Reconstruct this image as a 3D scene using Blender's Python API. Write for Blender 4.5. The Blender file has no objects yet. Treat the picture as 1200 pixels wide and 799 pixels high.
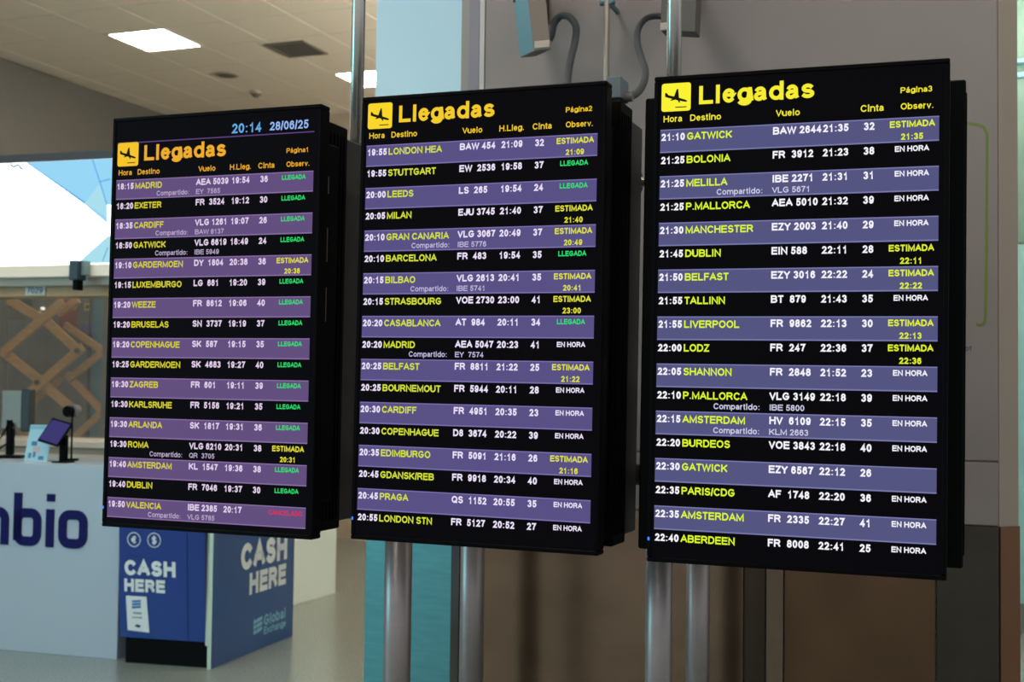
import bpy, bmesh, math, random
from mathutils import Vector, Matrix

# ------------------------------------------------------------------ camera, light, exposure
SC = bpy.context.scene
COL = SC.collection
FPX, PITCH, ROLL, EYE = 1500.0, .040, .013, 1.6
cp, sp, cr, sr = math.cos(PITCH), math.sin(PITCH), math.cos(ROLL), math.sin(ROLL)
r0, u0, fw = Vector((1, 0, 0)), Vector((0, -sp, cp)), Vector((0, cp, sp))
RIGHT = cr * r0 + sr * u0
UP = -sr * r0 + cr * u0
cam = bpy.data.cameras.new('camera')
cam.lens = 45.0; cam.sensor_width = 36.0; cam.sensor_fit = 'HORIZONTAL'
cam.clip_start = .05; cam.clip_end = 200
cam.dof.use_dof = True; cam.dof.focus_distance = 3.3; cam.dof.aperture_fstop = 5.0
camo = bpy.data.objects.new('camera', cam); COL.objects.link(camo)
m = Matrix((RIGHT, UP, -fw)).transposed().to_4x4(); m.translation = (0, 0, EYE)
camo.matrix_world = m
SC.camera = camo
W = bpy.data.worlds.new('hall_air'); SC.world = W; W.use_nodes = True
W.node_tree.nodes['Background'].inputs['Color'].default_value = (.86, .93, 1.0, 1)
W.node_tree.nodes['Background'].inputs['Strength'].default_value = .7
SC.view_settings.view_transform = 'Standard'
SC.view_settings.look = 'None'
SC.view_settings.exposure = 0.0
SC.view_settings.gamma = 1.0
SC.view_settings.use_curve_mapping = False
# teal light from an unseen source on the left, added to tint the posts
sl = bpy.data.lights.new('added_teal_light', 'AREA'); sl.shape = 'RECTANGLE'; sl.size = 2.2; sl.size_y = 2.0; sl.energy = 75; sl.color = (.25, .85, 1.0)
slo = bpy.data.objects.new('added_teal_light', sl); COL.objects.link(slo); slo.location = (-6.2, 3.2, 1.9)
slo.rotation_euler = Vector((1, .1, -.1)).to_track_quat('-Z', 'Y').to_euler()
LAMP_PANEL = 24.0        # emission of each ceiling light
CEIL = 4.6

# ------------------------------------------------------------------ materials
def lin(c):
    c /= 255.0
    return c / 12.92 if c <= .04045 else ((c + .055) / 1.055) ** 2.4
def rgb(t): return (lin(t[0]), lin(t[1]), lin(t[2]), 1)

MATS = {}
def mat(name, col, rough=.5, metal=0.0, noise=0.0, nscale=20.0, bump=0.0, aniso=None, spec=.5, stretch=(1, 1, 1), coat=0, col2=None):
    if name in MATS: return MATS[name]
    M = bpy.data.materials.new(name); M.use_nodes = True; nt = M.node_tree
    b = nt.nodes['Principled BSDF']
    b.inputs['Roughness'].default_value = rough; b.inputs['Metallic'].default_value = metal
    b.inputs['Specular IOR Level'].default_value = spec
    if coat: b.inputs['Coat Weight'].default_value = coat
    c = rgb(col)
    b.inputs['Base Color'].default_value = c
    if noise or bump or col2:
        tc = nt.nodes.new('ShaderNodeTexCoord'); mp = nt.nodes.new('ShaderNodeMapping')
        mp.inputs['Scale'].default_value = stretch
        nz = nt.nodes.new('ShaderNodeTexNoise'); nz.inputs['Scale'].default_value = nscale; nz.inputs['Detail'].default_value = 6
        nt.links.new(tc.outputs['Object'], mp.inputs[0]); nt.links.new(mp.outputs[0], nz.inputs['Vector'])
        rp = nt.nodes.new('ShaderNodeValToRGB')
        e = rp.color_ramp.elements
        e[0].position = .3; e[1].position = .7
        if col2: e[0].color = rgb(col2); e[1].color = c
        else:
            e[0].color = tuple(x * (1 - noise) for x in c[:3]) + (1,)
            e[1].color = tuple(min(1, x * (1 + noise)) for x in c[:3]) + (1,)
        nt.links.new(nz.outputs['Fac'], rp.inputs[0]); nt.links.new(rp.outputs[0], b.inputs['Base Color'])
        if bump:
            bp = nt.nodes.new('ShaderNodeBump'); bp.inputs['Strength'].default_value = bump; bp.inputs['Distance'].default_value = .01
            nt.links.new(nz.outputs['Fac'], bp.inputs['Height']); nt.links.new(bp.outputs[0], b.inputs['Normal'])
    MATS[name] = M; return M
def emit(name, col, s=1.0):
    if name in MATS: return MATS[name]
    M = bpy.data.materials.new(name); M.use_nodes = True; nt = M.node_tree
    b = nt.nodes['Principled BSDF']
    b.inputs['Base Color'].default_value = (.0012, .0012, .0012, 1); b.inputs['Roughness'].default_value = .6
    b.inputs['Specular IOR Level'].default_value = .03
    b.inputs['Emission Color'].default_value = rgb(col); b.inputs['Emission Strength'].default_value = s
    MATS[name] = M; return M
def glass(name, col, rough=.05):
    M = bpy.data.materials.new(name); M.use_nodes = True; nt = M.node_tree
    b = nt.nodes['Principled BSDF']
    b.inputs['Base Color'].default_value = rgb(col); b.inputs['Roughness'].default_value = rough
    b.inputs['Transmission Weight'].default_value = 1.0; b.inputs['IOR'].default_value = 1.05
    MATS[name] = M; return M

black = mat('black_plastic', (5, 5, 7), .4, spec=.05)
black2 = mat('black_metal_sheet', (4, 5, 6), .5, spec=.06)
darkgrey = mat('dark_grey_metal', (62, 60, 58), .5, .2, noise=.1)
chrome = mat('polished_steel', (196, 190, 182), .26, .85)
steel = mat('satin_steel', (158, 148, 146), .36, .6, noise=.04, nscale=60)
teal_steel = mat('teal_brushed_steel', (96, 160, 166), .35, .75, noise=.08, nscale=8, stretch=(1, 1, 6))
brown_steel = mat('brown_brushed_cladding', (128, 106, 86), .18, .85, noise=.14, nscale=5, stretch=(1, 1, 1.6))
dark_steel = mat('dark_brushed_cladding', (80, 68, 56), .2, .85, noise=.14, nscale=5)
paint = mat('grey_beige_paint', (138, 128, 126), .55, noise=.03, nscale=3)
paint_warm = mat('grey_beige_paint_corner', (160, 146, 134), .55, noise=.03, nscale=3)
palebl = mat('pale_blue_paint', (208, 240, 255), .5)
ceilm = mat('ceiling_tile_board', (238, 226, 206), .8, noise=.03, nscale=40)
joint = mat('ceiling_joint', (190, 178, 160), .8)
bulk = mat('grey_fascia', (104, 102, 96), .6, noise=.03)
farm = mat('beige_far_wall', (186, 168, 146), .6, noise=.04)
white = mat('white_laminate', (168, 184, 198), .35, noise=.015, nscale=200)
offwhite = mat('off_white_laminate', (226, 218, 202), .45)
navy = mat('navy_lettering', (16, 20, 84), .6, spec=.15)
floorm = mat('speckled_terrazzo', (124, 134, 130), .2, noise=.2, nscale=70, spec=.5)
wood = mat('pale_pine', (190, 140, 76), .6, noise=.15, nscale=10, stretch=(1, 1, 5))
wood_band = mat('tan_wood_band', (176, 146, 108), .5, noise=.08, nscale=8)
blue = mat('royal_blue_vinyl', (8, 44, 128), .3)
blue2 = mat('deep_blue_panel', (20, 68, 124), .35)
printw = mat('white_print', (222, 230, 232), .5)
printlb = mat('light_blue_print', (120, 180, 206), .5)
printdk = mat('dark_print', (30, 50, 90), .5)
mint = mat('pale_green_edge', (190, 210, 196), .5)
cable = mat('grey_rubber_conduit', (62, 66, 70), .5)
green = mat('green_vinyl_line', (108, 128, 44), .5)

# ------------------------------------------------------------------ mesh helpers
def link(name, bm, m, parent=None, world=None, smooth=False):
    me = bpy.data.meshes.new(name)
    bmesh.ops.recalc_face_normals(bm, faces=bm.faces[:]) if len(bm.faces) < 20000 else None
    bm.to_mesh(me); bm.free()
    for x in (m if isinstance(m, (list, tuple)) else [m]): me.materials.append(x)
    if smooth:
        for p in me.polygons: p.use_smooth = True
    o = bpy.data.objects.new(name, me); COL.objects.link(o)
    if parent is not None: o.parent = parent
    if world is not None: o.matrix_world = world
    return o
def pymesh(name, vs, fs, m, parent=None, world=None):
    me = bpy.data.meshes.new(name); me.from_pydata(vs, [], fs); me.update()
    for x in (m if isinstance(m, (list, tuple)) else [m]): me.materials.append(x)
    o = bpy.data.objects.new(name, me); COL.objects.link(o)
    if parent is not None: o.parent = parent
    if world is not None: o.matrix_world = world
    return o
def box(bm, x0, x1, y0, y1, z0, z1, bev=0, mi=0, M=None, seg=2):
    r = bmesh.ops.create_cube(bm, size=1.0)
    vs = r['verts']
    for v in vs:
        v.co = Vector(((x0 + x1) / 2 + v.co.x * (x1 - x0), (y0 + y1) / 2 + v.co.y * (y1 - y0), (z0 + z1) / 2 + v.co.z * (z1 - z0)))
    fs = set(f for v in vs for f in v.link_faces)
    for f in fs: f.material_index = mi
    if bev:
        es = list(set(e for v in vs for e in v.link_edges))
        rr = bmesh.ops.bevel(bm, geom=es, offset=bev, segments=seg, affect='EDGES', profile=.5)
        vs = list(set(v for f in rr['faces'] for v in f.verts) | set(v for v in vs if v.is_valid))
    if M is not None:
        for v in vs: v.co = M @ v.co
    return vs
def cyl(bm, p0, p1, r, n=24, r2=None):
    p0, p1 = Vector(p0), Vector(p1); d = p1 - p0
    q = d.to_track_quat('Z', 'Y').to_matrix().to_4x4(); q.translation = (p0 + p1) / 2
    bmesh.ops.create_cone(bm, cap_ends=True, segments=n, radius1=r, radius2=r if r2 is None else r2, depth=d.length, matrix=q)
def tube(bm, pts, r, n=12):
    pts = [Vector(p) for p in pts]; rings = []
    for i, p in enumerate(pts):
        t = (pts[min(i + 1, len(pts) - 1)] - pts[max(i - 1, 0)]).normalized()
        a = t.cross(Vector((.3, .9, .1))).normalized(); b = t.cross(a)
        rings.append([bm.verts.new(p + r * (math.cos(k * 2 * math.pi / n) * a + math.sin(k * 2 * math.pi / n) * b)) for k in range(n)])
    for i in range(len(rings) - 1):
        for k in range(n):
            bm.faces.new((rings[i][k], rings[i][(k + 1) % n], rings[i + 1][(k + 1) % n], rings[i + 1][k]))
    bm.faces.new(rings[0]); bm.faces.new(rings[-1])
def smoothpath(P, n=10):
    P = [Vector(p) for p in P]; out = []
    for i in range(len(P) - 1):
        a, b, c, d = P[max(i - 1, 0)], P[i], P[i + 1], P[min(i + 2, len(P) - 1)]
        for k in range(n):
            t = k / n
            out.append(.5 * ((2 * b) + (c - a) * t + (2 * a - 5 * b + 4 * c - d) * t * t + (3 * b - a - 3 * c + d) * t ** 3))
    out.append(P[-1]); return out
def thing(name, label, cat, world=None, group=None):
    o = bpy.data.objects.new(name, None); COL.objects.link(o); o.empty_display_size = .1
    if world is not None: o.matrix_world = world
    o['label'] = label; o['category'] = cat
    if group: o['group'] = group
    return o
def tag(o, label, cat, group=None):
    o['label'] = label; o['category'] = cat
    if group: o['group'] = group
    return o
def struct(o): o['kind'] = 'structure'; return o

# ------------------------------------------------------------------ layout: the building grid (everything stands on it)
def ray(px, py):
    return (RIGHT * (px - 600) / FPX - UP * (py - 399.5) / FPX + fw)
EYEV = Vector((0, 0, EYE))
class Frame:
    """vertical plane with local x along its width, local y into the depth, local z up from the floor"""
    def __init__(s, o, yaw):
        s.M = Matrix.Translation(Vector((o[0], o[1], 0))) @ Matrix.Rotation(yaw, 4, 'Z'); s.I = s.M.inverted()
    def at(s, px, py, y=0.0):
        a = s.I @ EYEV; d = s.I.to_3x3() @ ray(px, py)
        t = (y - a.y) / d.y
        return a + d * t
    def sub(s, x, y, z=0, rz=0): return s.M @ Matrix.Translation((x, y, z)) @ Matrix.Rotation(rz, 4, 'Z')
def floorpt(px, py, h=0.0):
    d = ray(px, py); t = (h - EYE) / d.z; return EYEV + d * t
G = Frame((-.1007, 3.427), -.36)          # the plane of the three displays, origin under the middle one

# ------------------------------------------------------------------ stroke lettering (sans-serif, after the displays' type)
def arc(cx, cy, rx, ry, a0, a1, n=8):
    return [(cx + rx * math.cos(math.radians(a0 + (a1 - a0) * i / n)), cy + ry * math.sin(math.radians(a0 + (a1 - a0) * i / n))) for i in range(n + 1)]
XH = .72
GL = {
 'A': (.722, [[(0, 0), (.5, 1), (1, 0)], [(.17, .33), (.83, .33)]]),
 'B': (.722, [[(0, 0), (0, 1), (.6, 1)] + arc(.6, .765, .33, .235, 90, -90)[1:] + [(0, .53)], [(.6, .53)] + arc(.62, .265, .38, .265, 90, -90) + [(0, 0)]]),
 'C': (.722, [arc(.53, .5, .53, .5, 38, 322, 16)]),
 'D': (.722, [[(0, 0), (0, 1), (.45, 1)] + arc(.45, .5, .55, .5, 90, -90, 10)[1:] + [(0, 0)]]),
 'E': (.667, [[(1, 1), (0, 1), (0, 0), (1, 0)], [(0, .53), (.92, .53)]]),
 'F': (.611, [[(1, 1), (0, 1), (0, 0)], [(0, .52), (.85, .52)]]),
 'G': (.778, [arc(.5, .5, .5, .5, 42, 330, 16) + [(.95, .46), (.55, .46)]]),
 'H': (.722, [[(0, 0), (0, 1)], [(1, 0), (1, 1)], [(0, .53), (1, .53)]]),
 'I': (.278, [[(.5, 0), (.5, 1)]]),
 'J': (.556, [[(1, 1), (1, .28)] + arc(.5, .28, .5, .28, 0, -180) ]),
 'K': (.722, [[(0, 0), (0, 1)], [(1, 1), (.05, .38)], [(.35, .56), (1, 0)]]),
 'L': (.611, [[(0, 1), (0, 0), (1, 0)]]),
 'M': (.833, [[(0, 0), (0, 1), (.5, .1), (1, 1), (1, 0)]]),
 'N': (.722, [[(0, 0), (0, 1), (1, 0), (1, 1)]]),
 'O': (.778, [arc(.5, .5, .5, .5, 0, 360, 20)]),
 'P': (.667, [[(0, 0), (0, 1), (.6, 1)] + arc(.6, .73, .4, .27, 90, -90)[1:] + [(0, .46)]]),
 'Q': (.778, [arc(.5, .5, .5, .5, 0, 360, 20), [(.6, .25), (1, -.05)]]),
 'R': (.722, [[(0, 0), (0, 1), (.6, 1)] + arc(.6, .75, .35, .25, 90, -90)[1:] + [(0, .5)], [(.5, .5), (.72, .38), (1, 0)]]),
 'S': (.667, [arc(.5, .75, .46, .25, 20, 250, 10) + arc(.5, .26, .5, .26, 70, -160, 10)]),
 'T': (.611, [[(0, 1), (1, 1)], [(.5, 1), (.5, 0)]]),
 'U': (.722, [[(0, 1), (0, .35)] + arc(.5, .35, .5, .35, 180, 360, 10) + [(1, 1)]]),
 'V': (.667, [[(0, 1), (.5, 0), (1, 1)]]),
 'W': (.944, [[(0, 1), (.25, 0), (.5, 1), (.75, 0), (1, 1)]]),
 'X': (.667, [[(0, 0), (1, 1)], [(0, 1), (1, 0)]]),
 'Y': (.667, [[(0, 1), (.5, .45), (1, 1)], [(.5, .45), (.5, 0)]]),
 'Z': (.611, [[(0, 1), (1, 1), (0, 0), (1, 0)]]),
 '0': (.556, [arc(.5, .5, .5, .5, 0, 360, 16)]),
 '1': (.556, [[(.12, .74), (.5, .84), (.62, 1), (.62, 0)]]),
 '2': (.556, [arc(.48, .7, .48, .3, 165, -15, 10) + [(.5, .3), (0, 0), (1, 0)]]),
 '3': (.556, [arc(.47, .755, .44, .245, 160, -85, 10), arc(.48, .265, .5, .265, 88, -160, 10)]),
 '4': (.556, [[(.75, 0), (.75, 1), (0, .27), (1, .27)]]),
 '5': (.556, [[(.92, 1), (.2, 1), (.08, .5)] + arc(.48, .32, .5, .32, 125, -155, 12)]),
 '6': (.556, [arc(.52, .6, .48, .4, 30, 150, 8) + [(.02, .4)], arc(.5, .32, .48, .32, 0, 360, 14)]),
 '7': (.556, [[(0, 1), (1, 1), (.55, .5), (.35, 0)]]),
 '8': (.556, [arc(.5, .765, .42, .235, 0, 360, 14), arc(.5, .27, .5, .27, 0, 360, 14)]),
 '9': (.556, [arc(.48, .4, .48, .4, 210, 330, 8) + [(.98, .6)], arc(.5, .68, .48, .32, 0, 360, 14)]),
 ':': (.333, [[(.5, -.06), (.5, .1)], [(.5, .58), (.5, .74)]]),
 '.': (.278, [[(.5, -.06), (.5, .1)]]),
 '/': (.278, [[(-.3, -.1), (1.3, 1.1)]]),
 'a': (.556, [arc(.48, XH - .24, .42, .24, 155, 0, 8) + [(.92, .1), (1, 0)], [(.9, .42), (.4, .38)] + arc(.36, .19, .36, .19, 90, 300, 8) + [(.9, .2)]]),
 'b': (.611, [[(0, 0), (0, 1.02)], arc(.5, XH / 2, .5, XH / 2, 0, 360, 14)]),
 'c': (.556, [arc(.52, XH / 2, .52, XH / 2, 42, 318, 12)]),
 'd': (.611, [[(1, 0), (1, 1.02)], arc(.5, XH / 2, .5, XH / 2, 0, 360, 14)]),
 'e': (.556, [[(.02, .4), (1, .4)] + arc(.5, XH / 2, .5, XH / 2, 6, 320, 14)]),
 'g': (.611, [arc(.5, XH / 2, .5, XH / 2, 0, 360, 14), [(1, XH), (1, -.05)] + arc(.5, -.05, .5, .2, 0, -160, 8)]),
 'h': (.611, [[(0, 0), (0, 1.02)], arc(.5, .44, .5, .28, 180, 0, 8) + [(1, 0)]]),
 'i': (.278, [[(.5, 0), (.5, XH)], [(.5, .93), (.5, 1.05)]]),
 'l': (.278, [[(.5, 0), (.5, 1.02)]]),
 'm': (.889, [[(0, 0), (0, XH)], arc(.25, .46, .25, .26, 180, 0, 8) + [(.5, 0)], arc(.75, .46, .25, .26, 180, 0, 8) + [(1, 0)]]),
 'n': (.611, [[(0, 0), (0, XH)], arc(.5, .44, .5, .28, 180, 0, 8) + [(1, 0)]]),
 'o': (.611, [arc(.5, XH / 2, .5, XH / 2, 0, 360, 14)]),
 'p': (.611, [[(0, -.3), (0, XH)], arc(.5, XH / 2, .5, XH / 2, 0, 360, 14)]),
 'r': (.389, [[(0, 0), (0, XH)], [(0, .4)] + arc(.8, .36, .8, .36, 175, 85, 6)]),
 's': (.556, [arc(.5, .54, .44, .18, 25, 250, 8) + arc(.5, .185, .5, .185, 70, -155, 8)]),
 't': (.333, [[(.45, .93), (.45, .15), (.6, .02), (1, .02)], [(-.1, XH), (1, XH)]]),
 'u': (.611, [[(0, XH), (0, .28)] + arc(.5, .28, .5, .28, 180, 360, 8), [(1, 0), (1, XH)]]),
 'v': (.556, [[(0, XH), (.5, 0), (1, XH)]]),
 'x': (.556, [[(0, XH), (1, 0)], [(0, 0), (1, XH)]]),
 ' ': (.278, []),
}
GL['á'] = (.556, GL['a'][1] + [[(.4, .9), (.65, 1.08)]])
GL['€'] = (.6, [arc(.6, .5, .45, .5, 45, 315, 12), [(-.1, .6), (.75, .6)], [(-.1, .4), (.7, .4)]])
GL['$'] = (.6, GL['S'][1] + [[(.5, -.15), (.5, 1.15)]])
GAP = .06
CAPH = .716
def advance(s): return sum(GL[c][0] for c in s)
def ribbons(s, em, wt, vy=1.0, hx=1.0):
    """verts/faces of a line of lettering in the local x,z plane starting at 0,0 (baseline)"""
    V, F = [], []; x = 0
    for ch in s:
        adv, strokes = GL[ch]
        if ch in 'I1il:.': pass
        l = GAP - .02 if adv > .3 else .03
        a, b = x + l + wt / 2, x + adv - l - wt / 2
        if adv < .3 and ch in 'Iil.': a, b = x + adv * .5 - .001, x + adv * .5 + .001
        if ch in ':': a = b = x + adv / 2
        h = CAPH - wt
        if ch in 'AVWY': a -= .035; b += .035
        for st in strokes:
            P = [Vector((a + (b - a) * p[0], wt / 2 + h * p[1])) for p in st]
            closed = (P[0] - P[-1]).length < 1e-6 and len(P) > 3
            n = len(P)
            L, R = [], []
            for i, p in enumerate(P):
                if closed: d0 = P[i] - P[i - 1] if i else P[0] - P[-2]; d1 = P[i + 1] - P[i] if i < n - 1 else P[1] - P[0]
                else: d0 = P[i] - P[i - 1] if i else P[1] - P[0]; d1 = P[i + 1] - P[i] if i < n - 1 else P[-1] - P[-2]
                d0 = d0.normalized(); d1 = d1.normalized()
                t = d0 + d1
                t = t.normalized() if t.length > 1e-4 else d1
                nn = Vector((-t.y, t.x)); k = nn.dot(Vector((-d1.y, d1.x)))
                k = max(k, .5)
                e = Vector((0, 0))
                if not closed and i == 0: e = -d1 * wt * (.5 if abs(d1.x) + abs(d1.y) > 0 and (abs(d1.x) < .05 or abs(d1.y) < .05) else .25)
                if not closed and i == n - 1: e = d0 * wt * (.5 if (abs(d0.x) < .05 or abs(d0.y) < .05) else .25)
                if ch in ':.': e = Vector((0, 0))
                L.append(p + e + nn * wt / 2 / k); R.append(p + e - nn * wt / 2 / k)
            base = len(V)
            for q, r in zip(L, R): V += [(q.x * em * hx, q.y * em * vy), (r.x * em * hx, r.y * em * vy)]
            for i in range(n - 1): F.append((base + 2 * i, base + 2 * i + 1, base + 2 * i + 3, base + 2 * i + 2))
        x += adv
    return V, F
def text(name, s, x, z, em, m, parent, y=-.0012, wt=.15, align='l', width=None, vy=1.0, world=None, thick=0, hx=1.0):
    if width: hx = width / (advance(s) * em)
    w = advance(s) * em * hx
    if align == 'c': x -= w / 2
    if align == 'r': x -= w
    V, F = ribbons(s, em, wt, vy, hx)
    vs = [(x + a, y, z + b) for a, b in V]
    if thick:
        n = len(vs); vs += [(a, b + thick, c) for a, b, c in vs]
        F2 = list(F)
        for f in F:
            for i in range(4): F2.append((f[i], f[(i + 1) % 4], f[(i + 1) % 4] + n, f[i] + n))
        F = F2
    return pymesh(name, vs, F, m, parent, world)

# ------------------------------------------------------------------ the hall: floor, ceiling, walls
bm = bmesh.new(); box(bm, -16, 16, -8, 24, -.1, 0); struct(link('floor', bm, floorm))
bm = bmesh.new(); box(bm, -9, 11, -9, 14.0, CEIL + .03, CEIL + .15)
ceil_o = struct(link('ceiling', bm, joint, world=G.sub(0, 0)))
TS = .6
Lc = G.I @ floorpt(182, 47, CEIL)            # centre of the nearer light
gx, gy = Lc.x - TS / 2, Lc.y - TS / 2
tile_me = None
lights = {}
def cell(p): return (math.floor((p.x - gx) / TS), math.floor((p.y - gy) / TS))
L2 = cell(G.I @ floorpt(409, 92, CEIL))
lit = {(0, 0), L2}
print('light cells', L2)
step = max(3, abs(L2[0]))
ventc = cell(G.I @ floorpt(347, 57, CEIL))
for i in range(-7, 9):
    for j in range(-4, 14):
        x0, y0 = gx + i * TS, gy + j * TS
        if y0 > 13.4 - 0: continue
        c = G.M @ Vector((x0 + .3, y0 + .3, CEIL)); d = c - EYEV
        if d.dot(fw) <= 0: continue
        px = 600 + FPX * d.dot(RIGHT) / d.dot(fw)
        if not (-60 < px < 560) or (i, j) in lit: continue
        if tile_me is None:
            b2 = bmesh.new(); box(b2, .004, TS - .004, .004, TS - .004, 0, .03, bev=.003, seg=1)
            t = link('ceiling_tile', b2, ceilm, ceil_o); tile_me = t.data
        else:
            t = bpy.data.objects.new('ceiling_tile', tile_me); COL.objects.link(t); t.parent = ceil_o
        t.location = (x0, y0, CEIL + random.Random(i * 31 + j).uniform(0, .002))
panel_m = emit('light_diffuser', (255, 249, 238), LAMP_PANEL)
def ceiling_light(x, y, label, group=None):
    t = thing('ceiling_light', label, 'light', G.sub(x, y, CEIL), group)
    b = bmesh.new()
    for a in ((0, .6, 0, .025), (0, .6, .575, .6), (0, .025, .025, .575), (.575, .6, .025, .575)):
        box(b, a[0], a[1], a[2], a[3], -.006, .03)
    link('frame', b, offwhite, t)
    b = bmesh.new(); box(b, .025, .575, .025, .575, 0, .02); link('diffuser', b, panel_m, t)
ceiling_light(gx, gy, 'square white ceiling light panel left, above the first board')
ceiling_light(gx + L2[0] * TS, gy + L2[1] * TS, 'square white ceiling light panel partly behind the thin chrome pole')
for (i, j) in [(i, j) for i in (-4, 0, 4, 8, 12) for j in (-6, -10, -14, -18, -22)] + [(12, -2), (16, -6), (16, -2), (14, 2)]:
    ceiling_light(gx + i * TS, gy + j * TS, 'square white ceiling light panel further along the hall ceiling', 'further ceiling lights of the hall')

for x_, y_ in ((.5, 4.2), (.1, 7.4), (-.3, 10.2)):  # unseen uplights, added to raise the ceiling brightness
    t = thing('added_uplight', 'long uplight added out of sight behind the broad column to brighten the ceiling', 'lamp', G.sub(x_, y_, 3.3), 'added uplights hidden behind the column')
    b = bmesh.new(); box(b, -.1, .1, -.9, .9, 0, .06, bev=.004, seg=1); link('housing', b, offwhite, t)
    b = bmesh.new(); box(b, -.08, .08, -.88, .88, .06, .066); link('fill_tube', b, emit('ceiling_fill_glow', (255, 246, 232), 400), t)
    for yy in (-.7, .7):
        b = bmesh.new(); cyl(b, (0, yy, .06), (0, yy, CEIL - 3.3), .004, 8); link('suspension_wire', b, steel, t)

p = G.I @ floorpt(347, 57, CEIL)
t = thing('ceiling_vent', 'dark square air vent grille in the beige ceiling between the two lights', 'vent', G.sub(p.x, p.y, CEIL))
b = bmesh.new()
for a in ((-.2, .2, -.22, -.19), (-.2, .2, .19, .22), (-.2, -.17, -.19, .19), (.17, .2, -.19, .19)): box(b, a[0], a[1], a[2], a[3], -.012, .0)
link('frame', b, mat('vent_grey', (110, 102, 92), .6), t)
b = bmesh.new(); box(b, -.17, .17, -.19, .19, -.002, .0); link('backing', b, mat('vent_dark', (58, 54, 48), .8), t)
for k in range(9):
    b = bmesh.new(); box(b, -.17, .17, -.18 + k * .042, -.165 + k * .042, -.010, -.001); link('slat', b, MATS['vent_grey'], t)
p = G.I @ floorpt(266, 87, CEIL)
t = thing('ceiling_speaker', 'small round recessed disc in the beige ceiling, grey', 'ceiling fitting', G.sub(p.x, p.y, CEIL))
b = bmesh.new(); cyl(b, (0, 0, -.012), (0, 0, 0), .11, 24); link('ring', b, mat('speaker_grey', (170, 158, 142), .6), t)
b = bmesh.new(); cyl(b, (-.0, 0, -.016), (0, 0, -.011), .08, 24); link('grille', b, MATS['vent_grey'], t)
p = G.I @ floorpt(300, 107, CEIL)
t = thing('smoke_detector', 'tiny pale domed smoke detector on the beige ceiling', 'smoke detector', G.sub(p.x, p.y, CEIL))
b = bmesh.new(); cyl(b, (0, 0, -.03), (0, 0, 0), .06, 20); link('base', b, MATS['speaker_grey'], t)
b = bmesh.new(); cyl(b, (0, 0, -.06), (0, 0, -.03), .025, 20, .05); link('sensor', b, MATS['vent_grey'], t)

# far wall and grey side wall under the ceiling edge
fy = (G.I @ floorpt(400, 134, CEIL)).y
b = bmesh.new(); box(b, -12, 8, fy, fy + .2, 0, CEIL + .1); struct(link('wall_back', b, farm, world=G.sub(0, 0)))
a = G.I @ floorpt(0, 65, CEIL); c = G.I @ floorpt(185, 133, CEIL); wx = (a.x + c.x) / 2
print('side wall', a, c, fy)
b = bmesh.new(); box(b, wx - .2, wx, 2.0, fy, 0, CEIL + .02)
wl = struct(link('wall_left', b, bulk, world=G.sub(0, 0)))
jy = (Vector((0, 0, 0)))
# vertical joint of the fascia boards
s = G.I @ EYEV; d = G.I.to_3x3() @ ray(93, 140); tt = (wx - s.x) / d.x; jy = s.y + d.y * tt
for k in range(-3, 3):
    y0 = jy + k * 2.4
    if y0 + 2.4 > fy: continue
    b = bmesh.new(); box(b, wx, wx + .02, y0 + .006, y0 + 2.394, 0, CEIL - .01, bev=.003, seg=1)
    link('wall_panel', b, bulk, wl)

# ------------------------------------------------------------------ the big column with metal cladding
CY = 1.35
xl = G.at(538, 100, CY).x; xr = G.at(1170, 600, CY).x; ch = .06
zc = G.at(1150, 616, CY).z
print('column', xl, xr, zc)
colm = thing('column', 'broad grey-beige column clad in brown brushed metal below, behind the boards', 'column', G.sub(0, 0))
def prism(b, x0, x1, y0, y1, c, z0, z1):
    P = [(x0 + c, y0), (x1 - c, y0), (x1, y0 + c), (x1, y1 - c), (x1 - c, y1), (x0 + c, y1), (x0, y1 - c), (x0, y0 + c)]
    lo = [b.verts.new((x, y, z0)) for x, y in P]; hi = [b.verts.new((x, y, z1)) for x, y in P]
    for i in range(8): b.faces.new((lo[i], lo[(i + 1) % 8], hi[(i + 1) % 8], hi[i]))
    b.faces.new(lo); b.faces.new(hi)
XL, XR = xl - .02, xr + ch
b = bmesh.new(); prism(b, XL, XR, CY + .004, CY + 1.1, ch, 0, CEIL); link('core', b, paint, colm)
# painted boards of the upper face, joint lines between them
seam = G.at(1169, 560, CY).x; s1 = G.at(566, 40, CY).x
zs = G.at(1150, 541, CY).z
for (x0, x1, z0, z1, mm) in ((XL + ch, s1 - .012, zc, CEIL, paint), (s1 + .012, XR - ch, zs + .002, CEIL, paint), (s1 + .012, XR - ch, zc, zs - .002, paint)):
    b = bmesh.new(); box(b, x0, x1, CY - .006, CY + .01, z0 + .002, z1, bev=.002, seg=1); link('painted_panel', b, mat('light_tinted_paint', (136, 130, 140), .55, noise=.03, nscale=3) if x1 < s1 else mm, colm)  # left board's violet tone is the cooler light put into its colour
b = bmesh.new(); box(b, s1 - .01, s1 + .01, CY - .009, CY + .008, zc, CEIL); link('joint_strip', b, mat('joint_strip_light', (190, 184, 182), .5), colm)
def slant(b, x0, y0, x1, y1, th, z0, z1):
    d = Vector((x1 - x0, y1 - y0)).normalized(); n = Vector((d.y, -d.x)) * th
    lo = [b.verts.new((p[0], p[1], z0)) for p in ((x0, y0), (x1, y1), (x1 + n.x, y1 + n.y), (x0 + n.x, y0 + n.y))]
    hi = [b.verts.new((v.co.x, v.co.y, z1)) for v in lo]
    for i in range(4): b.faces.new((lo[i], lo[(i + 1) % 4], hi[(i + 1) % 4], hi[i]))
    b.faces.new(lo); b.faces.new(hi)
b = bmesh.new(); slant(b, XR - ch, CY, XR, CY + ch, .004, zc, CEIL); link('corner_panel', b, paint_warm, colm)
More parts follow.
